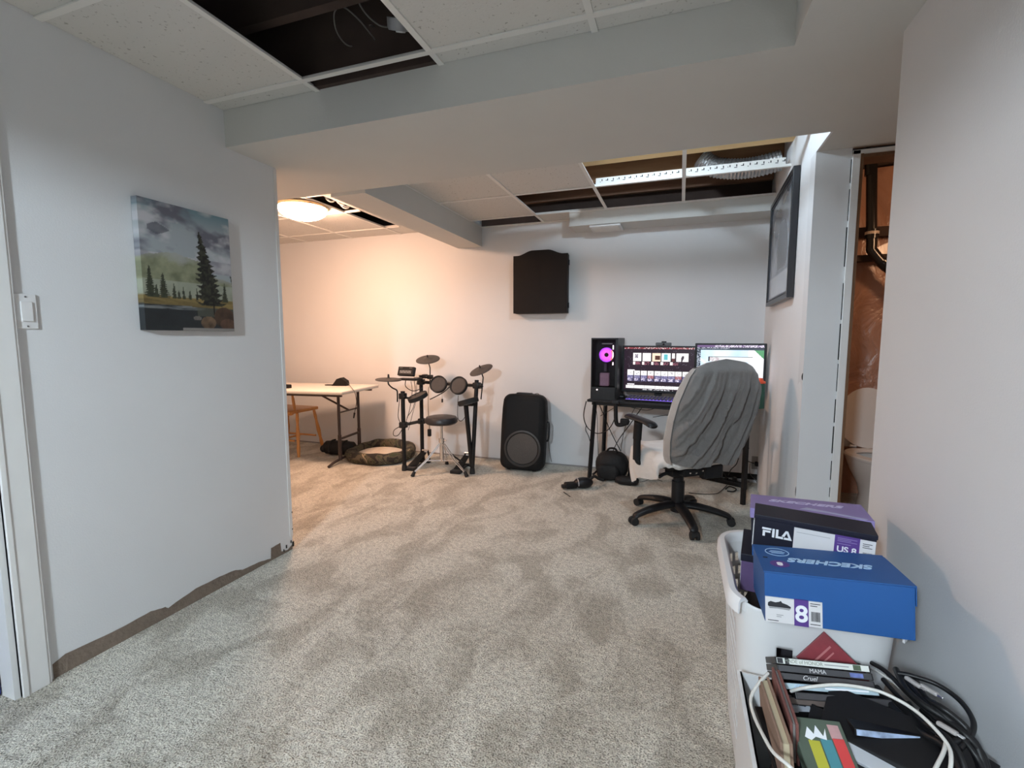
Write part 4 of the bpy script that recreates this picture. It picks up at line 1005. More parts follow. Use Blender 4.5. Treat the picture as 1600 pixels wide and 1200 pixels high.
# green bottle with orange lid
q = P(1191, 646, Y=3.86)
t = thing('water_bottle', 'dark green bottle with an orange lid at the wall end of the desk', 'bottle', (q.x - .03, 3.86, DZ))
zb0, zb1 = DZ, P(1191, 599, Y=3.86).z
xb = q.x - .025
MB().lathe([(0, 0), (.034, 0), (.036, .01), (.036, zb1 - zb0 - .01), (.032, zb1 - zb0), (0, zb1 - zb0)], TR((xb, 3.86, zb0)), 24).build('body', mat('dark_green_plastic', (.02, .10, .07), .35, noise=.15), t, smooth=True)
MB().lathe([(.038, 0), (.038, .012), (.024, .02), (.016, .038), (0, .04)], TR((xb, 3.86, zb1)), 24).build('lid', mat('orange_plastic', (.75, .09, .03), .45, noise=.05), t, smooth=True)
MB().box((xb - .008, 3.823, (zb0 + zb1) / 2 + .02), (.02, .002, .06), None).build('label_mark', mat('pale_print', (.5, .55, .55), .5, noise=.6, nscale=60), t)

# things on the floor under the desk
bq = Vector((P(955, 748, z=0).x, 4.14, 0))
t = thing('backpack', 'slumped black backpack under the computer desk', 'bag', bq)
nylon = MATS['dark_nylon']
def lump(c, r, s=0, k=.12, n=28):
    b = MB()
    def f(u, v):
        a = 2 * PI * u; p = PI * v - PI / 2; rr = 1 + k * (fbm(u * 6 + s, v * 4, s) - .5) * 2 * math.cos(p)
        cx, cy = math.cos(a), math.sin(a)
        e = .7
        return Vector(c) + Vector((r[0] * rr * math.copysign(abs(cx) ** e, cx) * math.cos(p) ** .6 if abs(math.cos(p)) > 1e-6 else 0, r[1] * rr * math.copysign(abs(cy) ** e, cy) * math.cos(p) ** .6 if abs(math.cos(p)) > 1e-6 else 0, r[2] * math.sin(p)))
    b.grid(f, n, n // 2, closeu=True); bmesh.ops.remove_doubles(b.bm, verts=b.bm.verts, dist=1e-5); return b
lump(bq + Vector((0, 0, .12)), (.14, .11, .12), 3).build('body', nylon, t, smooth=True)
lump(bq + Vector((-.02, -.10, .08)), (.10, .04, .07), 6).build('front_pocket', nylon, t, smooth=True)
MB().tube(curve_pts([bq + Vector((-.05, -.02, .23)), bq + Vector((-.02, -.03, .27)), bq + Vector((.03, -.03, .27)), bq + Vector((.05, -.02, .23))]), .009, 8).build('carry_handle', nylon, t, smooth=True)
MB().tube(curve_pts([bq + Vector((.10, -.08, .05)), bq + Vector((.16, -.13, .03)), bq + Vector((.18, -.17, .012)), bq + Vector((.13, -.16, .012)), bq + Vector((.05, -.13, .014))]), .012, 8).build('strap', nylon, t, smooth=True)
q = P(973, 732, z=.06)
tag(MB().box((0, 0, .13), (.05, .06, .26), TR((-.37, 4.12, 0), (.05, .12, .3)), .015, 3).build('dark_box', black_matte, loc=(-.37, 4.12, 0)), 'upright narrow black box beside the slumped backpack', 'box')
tag(lump((-.38, 3.99, .035), (.10, .05, .035), 9).build('cloth_pouch', nylon, loc=(-.38, 3.99, 0), smooth=True), 'flat black pouch in front of the backpack', 'pouch')
q = P(905, 764, z=0)
t = thing('handheld_gadget', 'shiny black gadget with a pale stripe on the carpet by the desk leg', 'gadget', TR((q.x, q.y + .02, 0), (0, 0, math.radians(32))))
MB().ball((.03, 0, .045), (.085, .055, .045), 20).build('body', black, t, smooth=True, local=True)
MB().ext(-.13, -.03, -.035, .035, .01, .055, bev=.014, seg=3).build('nose', black_matte, t, smooth=True, local=True)
MB().ext(-.155, -.125, -.02, .02, .012, .04, bev=.006).build('tip', rubber, t, local=True)
MB().tube([(-.022 + .004 * math.cos(a), .05 * math.cos(a), .045 + .038 * math.sin(a)) for a in [PI * k / 12 for k in range(-3, 14)]], .004, 6).build('pale_stripe', mat('silver_band', (.5, .5, .52), .3, .5, noise=.05), t, smooth=True, local=True)
MB().tube(curve_pts([(.09, .02, .05), (.14, .04, .08), (.19, .06, .05), (.24, .07, .03)]), .012, 8).build('hose_end', rubber, t, smooth=True, local=True)
a, c = P(881, 769, z=.005), P(891, 776, z=.005)
tag(MB().cyl(a, c, .004, 8, .003).build('stylus', black, loc=a), 'thin black stylus on the carpet in front of the shiny gadget', 'pen')

# cables under the desk
def vcable(pts, r=.003, m=None, label=None, name='cable', group=None):
    q = [P(x, y, Y=Y) for x, y, Y in pts]
    return tag(cable(q, r).build(name, m or cable_black, loc=q[0], smooth=True), label, 'cable', group)
vcable([(916, 627, 4.0), (912, 650, 4.05), (918, 668, 4.1), (932, 677, 4.12), (948, 673, 4.12), (958, 660, 4.1), (964, 640, 4.05)], .0045, None, 'black cable looping widely from the desk corner beside the tower')
vcable([(916, 664, 4.405), (915, 672, 4.405), (919, 680, 4.405), (922, 690, 4.405)], .003, None, 'short black cable end on the wall left of the desk leg')
vcable([(929, 628, 4.2), (933, 650, 4.3), (933.5, 680, 4.36), (935, 712, 4.30)], .0025, None, 'thin black cable hanging straight down behind the desk leg')
vcable([(935, 628, 4.1), (948, 660, 4.2), (955, 676, 4.22), (962, 690, 4.2), (970, 705, 4.18)], .004, None, 'black cable slanting down right from below the tower')
vcable([(1005, 634, 4.2), (985, 662, 4.2), (968, 685, 4.2), (960, 700, 4.18), (956, 710, 4.16)], .004, None, 'black cable slanting down left to the backpack')
vcable([(995, 632, 4.15), (978, 665, 4.25), (972, 690, 4.25), (971, 704, 4.2)], .0025, None, 'thin black cable dropping between the crossing cables')
vcable([(938, 650, 4.15), (955, 640, 4.12), (968, 632, 4.05)], .0025, None, 'thin black cable crossing near the desk leg top')
vcable([(985, 636, 4.1), (1012, 641, 4.12), (1035, 632, 4.1)], .0025, None, 'thin black cable sagging under the desk front edge')
vcable([(1020, 652, 4.403), (1040, 649, 4.405), (1060, 650, 4.405)], .0025, None, 'thin black cable on the wall above the chair seat')
vcable([(1170, 700, 4.0), (1163, 712, 4.1), (1168, 720, 4.3), (1178, 724, 4.39)], .004, None, 'black cable leading to the outlet plug')
vcable([(1172, 724, 4.38), (1172, 740, 4.38), (1182, 752, 4.38), (1186, 762, 4.36), (1184, 768, 4.3)], .003, cable_grey, 'brown grey cable drooping under the outlet plug')
vcable([(1154, 716, 4.05), (1150, 726, 4.1), (1142, 734, 4.2), (1138, 744, 4.25)], .0035, None, 'black cable slanting from the covered chair to the floor')
vcable([(1125, 728, 4.1), (1130, 738, 4.2), (1136, 747, 4.25)], .004, None, 'short thick black cable beside the chair mechanism')
q = P(1184, 725, Y=4.39)
t = thing('wall_outlet', 'small wall outlet with a black plug near the room corner', 'outlet', (q.x, YB, q.z - .03))
MB().box((q.x - .01, 4.405, q.z + .005), (.07, .008, .11), None, .002).build('cover_plate', mat('dull_outlet_plate', (.30, .29, .28), .5, noise=.05), t)
MB().box((q.x, 4.385, q.z), (.045, .035, .035), None, .005).build('plug', black, t)
def fcable(pts, r, m, label):
    q = [P(x, y, z=r + .003) for x, y in pts]
    return tag(cable(q, r).build('cable', m, loc=q[0], smooth=True), label, 'cable')
fcable([(1076, 770), (1100, 772), (1120, 771), (1130, 764), (1136, 758)], .003, cable_black, 'thin black cable lying on the carpet behind the chair base')
fcable([(1134, 764), (1140, 760), (1150, 764), (1146, 768), (1136, 767)], .005, cable_black, 'black cable loop on the carpet beside the desk leg')
fcable([(950, 749), (975, 752), (1000, 753), (1020, 748), (1035, 752)], .0025, cable_grey, 'thin grey cable on the carpet in front of the backpack')
t = thing('power_strip', 'black power strip on the carpet between chair and desk leg', 'power strip', TR(P(1128, 754, z=0), (0, 0, -.5)))
MB().ext(-.17, .17, -.03, .03, 0, .035, bev=.006).build('body', black_matte, t, local=True)
for k in range(4): MB().ext(-.12 + k * .07, -.09 + k * .07, -.015, .015, .035, .05 + .02 * (k % 2), bev=.004).build('plug', black, t, local=True)

# ================================================================== OFFICE CHAIR UNDER A GREY COVER
CH = TR((.02, 3.32, 0), (0, 0, math.radians(38)))
t = thing('office_chair', 'office chair with a draped grey stretch cover, turned to the desk', 'chair', CH)
inv = CH.inverted()
base = MB().lathe([(0, .06), (.045, .06), (.05, .09), (.042, .13), (0, .13)], None, 24).build('hub', black, t, smooth=True, local=True)
Rz = Matrix.Rotation(-math.radians(38), 4, 'Z')
for k in range(5):
    a = math.radians(72 * k); d_ = Rz @ Vector((math.cos(a), math.sin(a), 0)); sd = Vector((-d_.y, d_.x, 0))
    pts = curve_pts([Vector((0, 0, .105)), d_ * .10 + Vector((0, 0, .108)), d_ * .22 + Vector((0, 0, .09)), d_ * .31 + Vector((0, 0, .065)), d_ * .325 + Vector((0, 0, .045))], 5)
    n_ = len(pts)
    lo = MB().tube(pts, [.042 - .018 * i / n_ for i in range(n_)], 12, flat=.62).build('leg', black, t, smooth=True, local=True)
    w_ = d_ * .335
    b = MB()
    for s in (-1, 1): b.cyl(w_ + sd * s * .010 + Vector((0, 0, .026)), w_ + sd * s * .026 + Vector((0, 0, .026)), .026, 18)
    b.cyl(w_ + sd * -.012 + Vector((0, 0, .03)), w_ + sd * .012 + Vector((0, 0, .03)), .018, 12)
    b.build('caster', rubber, lo, smooth=True, local=True)
MB().cyl((0, 0, .10), (0, 0, .27), .042, 20).cyl((0, 0, .27), (0, 0, .36), .034, 18).build('gas_column', black, t, smooth=True, local=True)
MB().ext(-.09, .09, -.17, .14, .345, .405, bev=.012).ext(-.13, .13, -.10, -.02, .33, .40, bev=.01).build('tilt_mechanism', black_metal, t, local=True)
MB().ext(.06, .21, -.18, -.12, .32, .41, bev=.012).build('back_bracket', black, t, local=True)
MB().tube([(-.06, -.05, .36), (-.17, -.06, .345), (-.20, -.06, .33)], .012, 8).build('height_lever', black, t, smooth=True, local=True)
for s, q in enumerate(((-.05, -.175, .375), (.0, -.172, .37), (.05, -.172, .38))): MB().ball(q, .007, 8).build('bolt', chrome, t, local=True)
# seat with loose cover
b = MB()
def seatf(u, v):
    a = 2 * PI * u; c_, s_ = math.cos(a), math.sin(a); e = .5
    cx, cy = math.copysign(abs(c_) ** e, c_), math.copysign(abs(s_) ** e, s_)
    if v < .45:                                   # top dome
        r = v / .45; z = .505 - .028 * r ** 3 - .012 * math.cos(r * 3)
        return Vector((.255 * r * cx, .03 + .255 * r * cy, z + .004 * math.sin(a * 7) * r))
    k = (v - .45) / .55
    hang = (.04 if s_ < -.35 else .10) + .05 * (1 if s_ > -.3 else .3) * (.5 + .5 * math.sin(a * 3 + 1)) + (.10 * max(0, -c_) * max(0, .6 + s_) )
    r = 1 + .05 * math.sin(k * PI * .7) - .10 * k * k + .03 * math.sin(a * 15) * k
    return Vector((.255 * r * cx, .03 + .255 * r * cy, .489 - .02 - hang * k * 1.05))
b.grid(seatf, 120, 22, closeu=True); bmesh.ops.remove_doubles(b.bm, verts=b.bm.verts, dist=1e-5)
b.build('seat_cover', lit_cloth, t, smooth=True, local=True, angle=80)
MB().ext(-.22, .22, -.19, .24, .40, .46, bev=.03, seg=3).build('seat_cushion', black_matte, t, smooth=True, local=True)
# backrest with folds
hwp = [(0, .235), (.08, .262), (.25, .290), (.45, .298), (.62, .288), (.76, .262), (.87, .235), (.94, .195), (.975, .14), (1, .004)]
def interp(tb, v):
    for (a, b_), (c, d) in zip(tb, tb[1:]):
        if v <= c:
            k = (v - a) / (c - a); k = k * k * (3 - 2 * k) if False else k; return b_ + (d - b_) * k
    return tb[-1][1]
ZB0, ZB1 = .455, 1.095
def back_axis(v): return Vector((.012, -.205 - .17 * v - .05 * v * (1 - v), ZB0 + (ZB1 - ZB0) * v))
def backf(u, v, off=0.0, folds=True):
    a = 2 * PI * u; c_, s_ = math.cos(a), math.sin(a); e = .72
    hw = interp(hwp, v) + off; th = (.085 * (1 - .5 * max(0, v - .75) / .25) + .02 * (1 - v)) * min(1, (1 - v) * 9 + .12) + off
    x = hw * math.copysign(abs(c_) ** e, c_); y = th * math.copysign(abs(s_) ** e, s_)
    p = back_axis(v) + Vector((x, y, 0))
    if v > .9: p.z += .012 * (1 - (x / .25) ** 2)
    if folds and s_ < .25:
        w = min(1, max(0, (.25 - s_) * 2)); g = min(1, max(0, (.93 - v) * 2.2))
        ph = x * 84 + (1 - v) * 26 * (1 - .8 * (x + .3) / .6)
        wob = fbm(x * 9 + 3, v * 2.2 + x * 3, 5)
        f = (math.sin(ph + wob * 6) * .6 + math.sin(ph * .47 + 2 + wob * 5) * .8 + .5 * math.sin(ph * 1.9 + wob * 7))
        amp = .013 * (.35 + fbm(x * 5 + 7, v * 3, 9))
        p.y -= (f * amp * 1.8 + .004) * w * g
        if v < .12: p.z += .01 * math.sin(ph * .5)
    return p
b = MB(); b.grid(lambda u, v: backf(u, v), 360, 110, closeu=True)
b.build('backrest_cover', shaded_cloth, t, smooth=True, local=True, angle=80)
MB().box((0, 0, 0), (.36, .05, .44), TR((0, -.27, .74), (math.radians(14), 0, 0)), .02).build('backrest', black_matte, t, local=True)
# wing of the same cover, painted lighter as if lit, on the seat side
b = MB(); b.grid(lambda u, v: backf(.30 + .225 * u, v * .93, .009, False) + Vector((0, .012, 0)), 30, 50)
b.build('front_cover_panel', mat('side_lit_stretch_cover', (.33, .32, .305), .9, noise=.1, nscale=9, bump=.2, bscale=80, sheen=.3), t, smooth=True, local=True)
# armrests
for s in (-1, 1):
    MB().tube(curve_pts([(s * .285, -.115, .672), (s * .285, -.06, .690), (s * .285, .06, .698), (s * .283, .16, .700), (s * .28, .185, .695)], 5), [.022, .03, .036, .038] + [.04] * 8 + [.042] * 5 + [.036, .034, .03, .022][:4], 12, flat=.42).build('armrest', black, t, smooth=True, local=True)
    MB().tube([(s * .285, .06, .68), (s * .285, .07, .56)], .034, 12, flat=.75).tube([(s * .285, .07, .58), (s * .282, .075, .42)], .030, 12, flat=.75).build('arm_post', black_matte, t, smooth=True, local=True)
    MB().tube(curve_pts([(s * .282, .075, .43), (s * .25, .07, .395), (s * .10, .05, .39)]), .018, 8).build('arm_bracket', black_metal, t, smooth=True, local=True)

# ================================================================== LAUNDRY BASKET WITH SHOE BOXES
BX0, BX1, BY0, BY1, BZ = .150, .528, 1.250, 1.760, .556
bcx, bcy = (BX0 + BX1) / 2, (BY0 + BY1) / 2
def rrect(u, hx, hy, r):
    """point on a rounded rectangle, u in 0..1, starting mid right side going counter-clockwise"""
    a = [2 * (hy - r), 2 * (hx - r)]; arc = PI * r / 2; per = 2 * sum(a) + 4 * arc; s = (u % 1) * per
    segs = [('l', (hx, -(hy - r)), (0, 1), a[0]), ('a', (hx - r, hy - r), 0, arc), ('l', (hx - r, hy), (-1, 0), a[1]), ('a', (-(hx - r), hy - r), 1, arc),
            ('l', (-hx, hy - r), (0, -1), a[0]), ('a', (-(hx - r), -(hy - r)), 2, arc), ('l', (-(hx - r), -hy), (1, 0), a[1]), ('a', (hx - r, -(hy - r)), 3, arc)]
    for k, p, d, L in segs:
        if s <= L or (k, p) == (segs[-1][0], segs[-1][1]):
            if k == 'l': return p[0] + d[0] * s, p[1] + d[1] * s
            an = d * PI / 2 + (s / r); return p[0] + r * math.cos(an), p[1] + r * math.sin(an)
        s -= L
t = thing('laundry_basket', 'white plastic laundry basket with slotted sides, full of shoe boxes', 'basket', (bcx, bcy, 0))
hx, hy = (BX1 - BX0) / 2 - .012, (BY1 - BY0) / 2 - .012
NU, NV = 372, 60
def bwall(u, v):
    k = .84 + .16 * v; x, y = rrect(u, hx * k, hy * k, .085); return Vector((bcx + x, bcy + y, .004 + (BZ - .008) * v))
hq = P(1224, 1014, Y=1.285)
def bskip(i, j):
    p = bwall((i + .5) / NU, (j + .5) / NV); k = .84 + .16 * (j / NV)
    if p.y < BY0 + .10:      # near side: smooth panel, two hand holes
        return any(abs(p.x - cx_) < .019 and abs(p.z - hq.z) < .013 for cx_ in (hq.x, hq.x + .14)) 
    if j > NV - 7 or j < 8: return False
    return (j % 5 in (1, 2, 3)) and ((i + 3 * ((j // 5) % 2)) % 6 in (1, 2, 3))
b = MB(); b.grid(bwall, NU, NV, closeu=True, skip=bskip); b.bm.faces.new([b.V[i][0] for i in range(NU)])
o = b.build('slotted_body', white_plastic, t, smooth=True)
m_ = o.modifiers.new('thickness', 'SOLIDIFY'); m_.thickness = .0028
b = MB(); rp = []
rim_pts = [Vector((bcx + rrect(u, hx + .006, hy + .006, .09)[0], bcy + rrect(u, hx + .006, hy + .006, .09)[1], BZ)) for u in [k / 120 for k in range(120)]]
# the lip runs round the far, left and right sides and stops at the near corners
lip = [p for p in rim_pts if p.y > BY0 + .035]
st = min(range(120), key=lambda k: (rim_pts[k] - Vector((BX1, BY0, BZ))).length)
order = [rim_pts[(st + k) % 120] for k in range(120)]; lip = [p for p in order if p.y > BY0 + .03]
sec = [(-.010, -.030), (-.012, .0), (-.004, .010), (.010, .010), (.016, .0), (.017, -.030), (.013, -.030), (.010, -.002), (-.004, .002), (-.007, -.030)]
ctr = Vector((bcx, bcy, BZ)); rings = []
for i, p in enumerate(lip):
    a_, c_ = lip[max(i - 1, 0)], lip[min(i + 1, len(lip) - 1)]; tg = (c_ - a_).normalized(); out = Vector((tg.y, -tg.x, 0))
    rings.append([b.bm.verts.new(p + out * x + Vector((0, 0, z))) for x, z in sec])
for A_, B_ in zip(rings, rings[1:]):
    for j in range(len(sec)): b.bm.faces.new((A_[j], A_[(j + 1) % len(sec)], B_[(j + 1) % len(sec)], B_[j]))
b.bm.faces.new(rings[0]); b.bm.faces.new(list(reversed(rings[-1])))
b.build('rim', mat('bright_white_plastic', (.80, .80, .81), .3, noise=.02, nscale=10), t, smooth=True, angle=50)
tag(lump((bcx, bcy + .02, .27), (.14, .20, .215), 4, .04, 40).build('clothes_pile', mat('black_cotton', (.02, .018, .022), .95, noise=.3, nscale=12, bump=.4, bscale=30), loc=(bcx, bcy, .05), smooth=True), 'dark clothes stuffed in the white laundry basket under the shoe boxes', 'clothes')

card_blue = mat('blue_cardboard', (.008, .078, .27), .55, noise=.12, nscale=7, bump=.03, bscale=90)
card_black = mat('black_cardboard', (.009, .009, .02), .5, spec=.3, noise=.2, nscale=8)
card_purple = mat('lilac_cardboard', (.25, .20, .44), .6, noise=.12, nscale=6)
lab_white = mat('paper_label', (.66, .65, .66), .6, noise=.03, nscale=12)
lab_purple = mat('violet_label', (.085, .035, .22), .6, noise=.06)
ink = mat('black_ink', (.02, .02, .025), .7, noise=.1); ink_grey = mat('grey_ink', (.30, .30, .31), .7, noise=.1); ink_white = mat('white_ink', (.80, .82, .86), .5, noise=.02)
ink_pale = mat('pale_blue_ink', (.42, .62, .85), .5, noise=.05)
def FR(x, y, z, e=0.0, rz=0): return Matrix.Translation((x, y - e, z)) @ rotm(PI / 2, 0, 0) @ Matrix.Rotation(rz, 4, 'Z')     # on a front (-y) face
def TP(x, y, z, rz=0): return Matrix.Translation((x, y, z)) @ Matrix.Rotation(rz, 4, 'Z')
def barcode(x, y, z, w_, h_, t, n=18):
    b = MB(); rnd = random.Random(3)
    for k in range(n): b.box((x - w_ / 2 + w_ * (k + .5) / n, y, z), (w_ / n * rnd.uniform(.25, .7), .0006, h_))
    return b.build('barcode', ink, t, local=True)
def lines(x0, x1, y, zs, t, m=None, hh=.0016, name='small_print'):
    b = MB()
    for k, z in enumerate(zs): b.box(((x0 + x1) / 2 - (.15 * (k % 2)) * (x1 - x0), y, z), ((x1 - x0) * (.7 if k % 2 else 1), .0005, hh))
    return b.build(name, m or ink_grey, t, local=True)
# blue box on the near edge of the basket
MBL = TR((.351, 1.286, .6275), (-.071, -.048, .002)); a_, d_, h_ = .293, .185, .119
t = thing('shoe_box', 'bright blue shoe box with a large 8 label, nearest on the basket', 'shoe box', MBL, 'shoe boxes in the basket')
MB().ext(-a_ / 2 + .002, a_ / 2 - .002, -d_ / 2 + .002, d_ / 2 - .002, -h_ / 2, h_ / 2 - .004, bev=.0015).build('body', card_blue, t, local=True)
lid = MB().ext(-a_ / 2, a_ / 2, -d_ / 2, d_ / 2, h_ / 2 - .003, h_ / 2, bev=.001).ext(-a_ / 2 + .0, a_ / 2, d_ / 2 - .002, d_ / 2, h_ / 2 - .03, h_ / 2).build('lid', card_blue, t, local=True)
MB().ext(a_ / 2 - .0005, a_ / 2 + .0015, -d_ / 2 + .004, d_ / 2 - .01, h_ / 2 - .045, h_ / 2 - .001).build('side_flap', card_blue, t, local=True)
Yf = -d_ / 2 - .0004; L0 = -a_ / 2
lb = MB().ext(L0 + .003, L0 + .062, Yf - .0006, Yf + .003, -h_ / 2 + .002, -h_ / 2 + .060).ext(L0 + .091, L0 + .118, Yf - .0006, Yf + .003, -h_ / 2 + .002, -h_ / 2 + .060).build('paper_label', lab_white, t, local=True)
MB().ext(L0 + .062, L0 + .091, Yf - .0007, Yf + .003, -h_ / 2 + .0, -h_ / 2 + .061).build('size_panel', lab_purple, t, local=True)
text('8', FR(L0 + .0765, Yf, -h_ / 2 + .027, .0012), .052, ink_white, t, 'size_number', bold=.0012)
MB().prism([(-.024, .002), (-.0235, .009), (-.018, .0125), (-.008, .0105), (0, .013), (.003, .0155), (.006, .011), (.016, .008), (.0235, .0035), (.0225, 0), (-.022, 0)], .0004, FR(L0 + .032, Yf, -h_ / 2 + .038, .0008)).build('shoe_picture', ink, t, local=True)
MB().prism([(-.022, -.001), (-.02, .0005), (.022, .0005), (.024, .002), (.02, -.0035), (-.005, -.0025), (-.02, -.0035)], .0003, FR(L0 + .032, Yf, -h_ / 2 + .037, .0008)).build('sole_picture', ink_grey, t, local=True)
lines(L0 + .026, L0 + .040, Yf - .0008, (-h_ / 2 + .020, -h_ / 2 + .016), t); lines(L0 + .008, L0 + .030, Yf - .0008, (-h_ / 2 + .006,), t, ink)
barcode(L0 + .1045, Yf - .0009, -h_ / 2 + .026, .018, .022, t); lines(L0 + .094, L0 + .114, Yf - .0009, (-h_ / 2 + .055, -h_ / 2 + .050, -h_ / 2 + .008), t, ink)
text('SKECHERS', TP(.012, -.002, h_ / 2 + .0006, PI), .036, ink_pale, t, 'brand_lettering', shear=.35, bold=.0012, sx=1.05)
MB().lathe([(0, .0), (.021, .0), (.021, .0006), (0, .0006)], TP(-.103, -.038, h_ / 2 + .0002) @ Matrix.Diagonal((1.0, 1.0, 1, 1)), 32).build('size_dot', lab_purple, t, local=True)
text('8', TP(-.103, -.038, h_ / 2 + .0012, PI), .026, ink_white, t, 'size_number', bold=.0008)
MB().lathe([(.0255, 0), (.0275, 0), (.0275, .0006), (.0255, .0006), (.0255, 0)], TP(-.095, .045, h_ / 2 + .0002), 40).build('round_emblem', ink_pale, t, local=True)
b = MB(); [b.box((-.095, .045 + k * .008, h_ / 2 + .0004), (.036 - abs(k) * .008, .002, .0005)) for k in (-1, 0, 1)]; b.build('emblem_print', ink_pale, t, local=True)
MB().box((-a_ / 2 + .018, .0, h_ / 2 + .0003), (.010, .006, .0006), None).build('thumb_notch', dark_gap, t, local=True)
# black box behind it
MFI = TR((.357, 1.467, .678), (.009, .026, -.157)); a_, d_, h_ = .28, .10, .115
t = thing('shoe_box', 'black shoe box with white logo letters behind the blue one', 'shoe box', MFI, 'shoe boxes in the basket')
MB().ext(-a_ / 2 + .002, a_ / 2 - .002, -d_ / 2 + .002, d_ / 2 - .002, -h_ / 2, h_ / 2 - .004, bev=.0015).build('body', card_black, t, local=True)
MB().ext(-a_ / 2, a_ / 2, -d_ / 2, d_ / 2, h_ / 2 - .012, h_ / 2, bev=.0015).build('lid', card_black, t, local=True)
Yf = -d_ / 2
def glyph(polys, ox, s, M_): 
    b = MB()
    for p in polys: b.prism([((x + ox) * s, y * s) for x, y in p], .0006, M_)
    return b
FG = FR(-.118, Yf + .0018, .0, .0012); sc = .0245
b = MB()
for p in ([(0, 1), (.92, 1), (.92, .78), (0, .78)], [(.08, .68), (.85, .68), (.85, .46), (.08, .46)], [(.08, .5), (.32, .5), (.32, 0), (.08, 0)],
          [(1.02, 1), (1.26, 1), (1.26, 0), (1.02, 0)], [(1.38, 1), (1.62, 1), (1.62, .22), (1.38, .22)], [(1.38, .24), (2.12, .24), (2.12, 0), (1.38, 0)],
          [(1.95, .30), (2.32, 1), (2.52, 1), (2.24, .30)], [(2.34, 1), (2.56, 1), (2.98, 0), (2.72, 0)], [(2.22, .24), (2.80, .24), (2.86, 0), (2.18, 0)]):
    b.prism([(x * sc, y * sc) for x, y in p], .0006, FG)
b.build('brand_lettering', ink_white, t, local=True)
MB().ext(-.042, .110, Yf + .0005, Yf + .003, -.045, .040).ext(.104, .137, Yf + .0006, Yf + .003, -.045, .040).build('paper_label', lab_white, t, local=True)
MB().ext(.050, .104, Yf + .0002, Yf + .003, -.046, .041).build('size_panel', lab_purple, t, local=True)
text('US 8', FR(.077, Yf, .004, .0004), .022, ink_white, t, 'size_number', bold=.0005)
lines(.056, .098, Yf - .0001, (.034, .030, .026, .019), t, mat('lilac_ink', (.25, .2, .4), .6, noise=.1), .0015); lines(-.036, .04, Yf + .0001, (.028, -.030, -.036, -.041), t, hh=.001)
barcode(.121, Yf + .0001, -.010, .020, .035, t, 12); lines(.110, .130, Yf + .0001, (.030, .025, .020), t, ink)
MB().ext(-a_ / 2 - .0002, -a_ / 2 + .003, -.035, .03, -.04, .035).build('side_label', lab_white, t, local=True)
MB().ext(-a_ / 2 - .0006, -a_ / 2 + .002, -.025, .0, -.03, .02).build('side_barcode', ink_grey, t, local=True)
# lilac box at the back
MPU = TR((.382, 1.62, .660), (-.078, -.041, -.135)); a_, d_, h_ = .305, .195, .115
t = thing('shoe_box', 'lilac topped shoe box behind the black one, furthest on the basket', 'shoe box', MPU, 'shoe boxes in the basket')
MB().ext(-a_ / 2 + .003, a_ / 2 - .003, -d_ / 2 + .003, d_ / 2 - .003, -h_ / 2, h_ / 2 - .004, bev=.0015).build('body', card_black, t, local=True)
MB().ext(-a_ / 2, a_ / 2, -d_ / 2, d_ / 2, h_ / 2 - .03, h_ / 2, bev=.002).build('lid', card_purple, t, local=True)
text('SKECHERS', TP(-.005, .030, h_ / 2 + .0006), .040, mat('pale_lilac_ink', (.55, .52, .75), .5, noise=.04), t, 'brand_lettering', shear=.35, bold=.0012, sx=1.05)
MB().prism([(.0, -.02), (.14, -.085), (.13, -.095), (.05, -.06), (-.02, -.045)], .0005, TP(0, 0, h_ / 2 + .0002)).build('pale_swoosh', mat('pale_lilac_patch', (.40, .42, .62), .6, noise=.1), t, local=True)
# box underneath with a side label
MU = TR((.352, 1.545, .552), (0, 0, -.15)); a_, d_, h_ = .30, .20, .11
t = thing('shoe_box', 'purple shoe box with a white side label, lowest in the basket', 'shoe box', MU, 'shoe boxes in the basket')
MB().ext(-a_ / 2, a_ / 2, -d_ / 2, d_ / 2, -h_ / 2, h_ / 2 - .003, bev=.0015).build('body', mat('dark_violet_cardboard', (.10, .06, .15), .6, noise=.3, nscale=12), t, local=True)
MB().ext(-a_ / 2 - .002, a_ / 2 + .002, -d_ / 2 - .002, d_ / 2 + .002, h_ / 2 - .022, h_ / 2, bev=.0015).build('lid', card_black, t, local=True)
MB().ext(-a_ / 2 - .0012, -a_ / 2 + .002, -.085, .01, -.045, .03).build('side_label', lab_white, t, local=True)

# ================================================================== BIN OF CASES AND CABLES
NX0, NX1, NY0, NY1, NZ = .168, .590, .66, 1.235, .40
t = thing('storage_bin', 'open white storage bin overflowing with disc cases and cables', 'storage bin', ((NX0 + NX1) / 2, (NY0 + NY1) / 2, 0))
b = MB(); th = .004
for a in ((NX0, NX0 + th, NY0, NY1), (NX1 - th, NX1, NY0, NY1), (NX0, NX1, NY0, NY0 + th), (NX0, NX1, NY1 - th, NY1)): b.ext(*a, 0, NZ)
b.ext(NX0, NX1, NY0, NY1, 0, .004); b.build('body', white_plastic, t)
for a in ((NX0 - .008, NX0 + th, NY0 - .008, NY1 + .004), (NX1 - th, NX1 + .004, NY0 - .008, NY1 + .004)): MB().ext(*a, NZ - .012, NZ).build('rim', white_plastic, t)
case_black = mat('black_disc_case', (.006, .006, .007), .4, spec=.35, noise=.2, nscale=14)
sl_dark = mat('dark_printed_sleeve', (.03, .028, .032), .4, noise=.5, nscale=22)
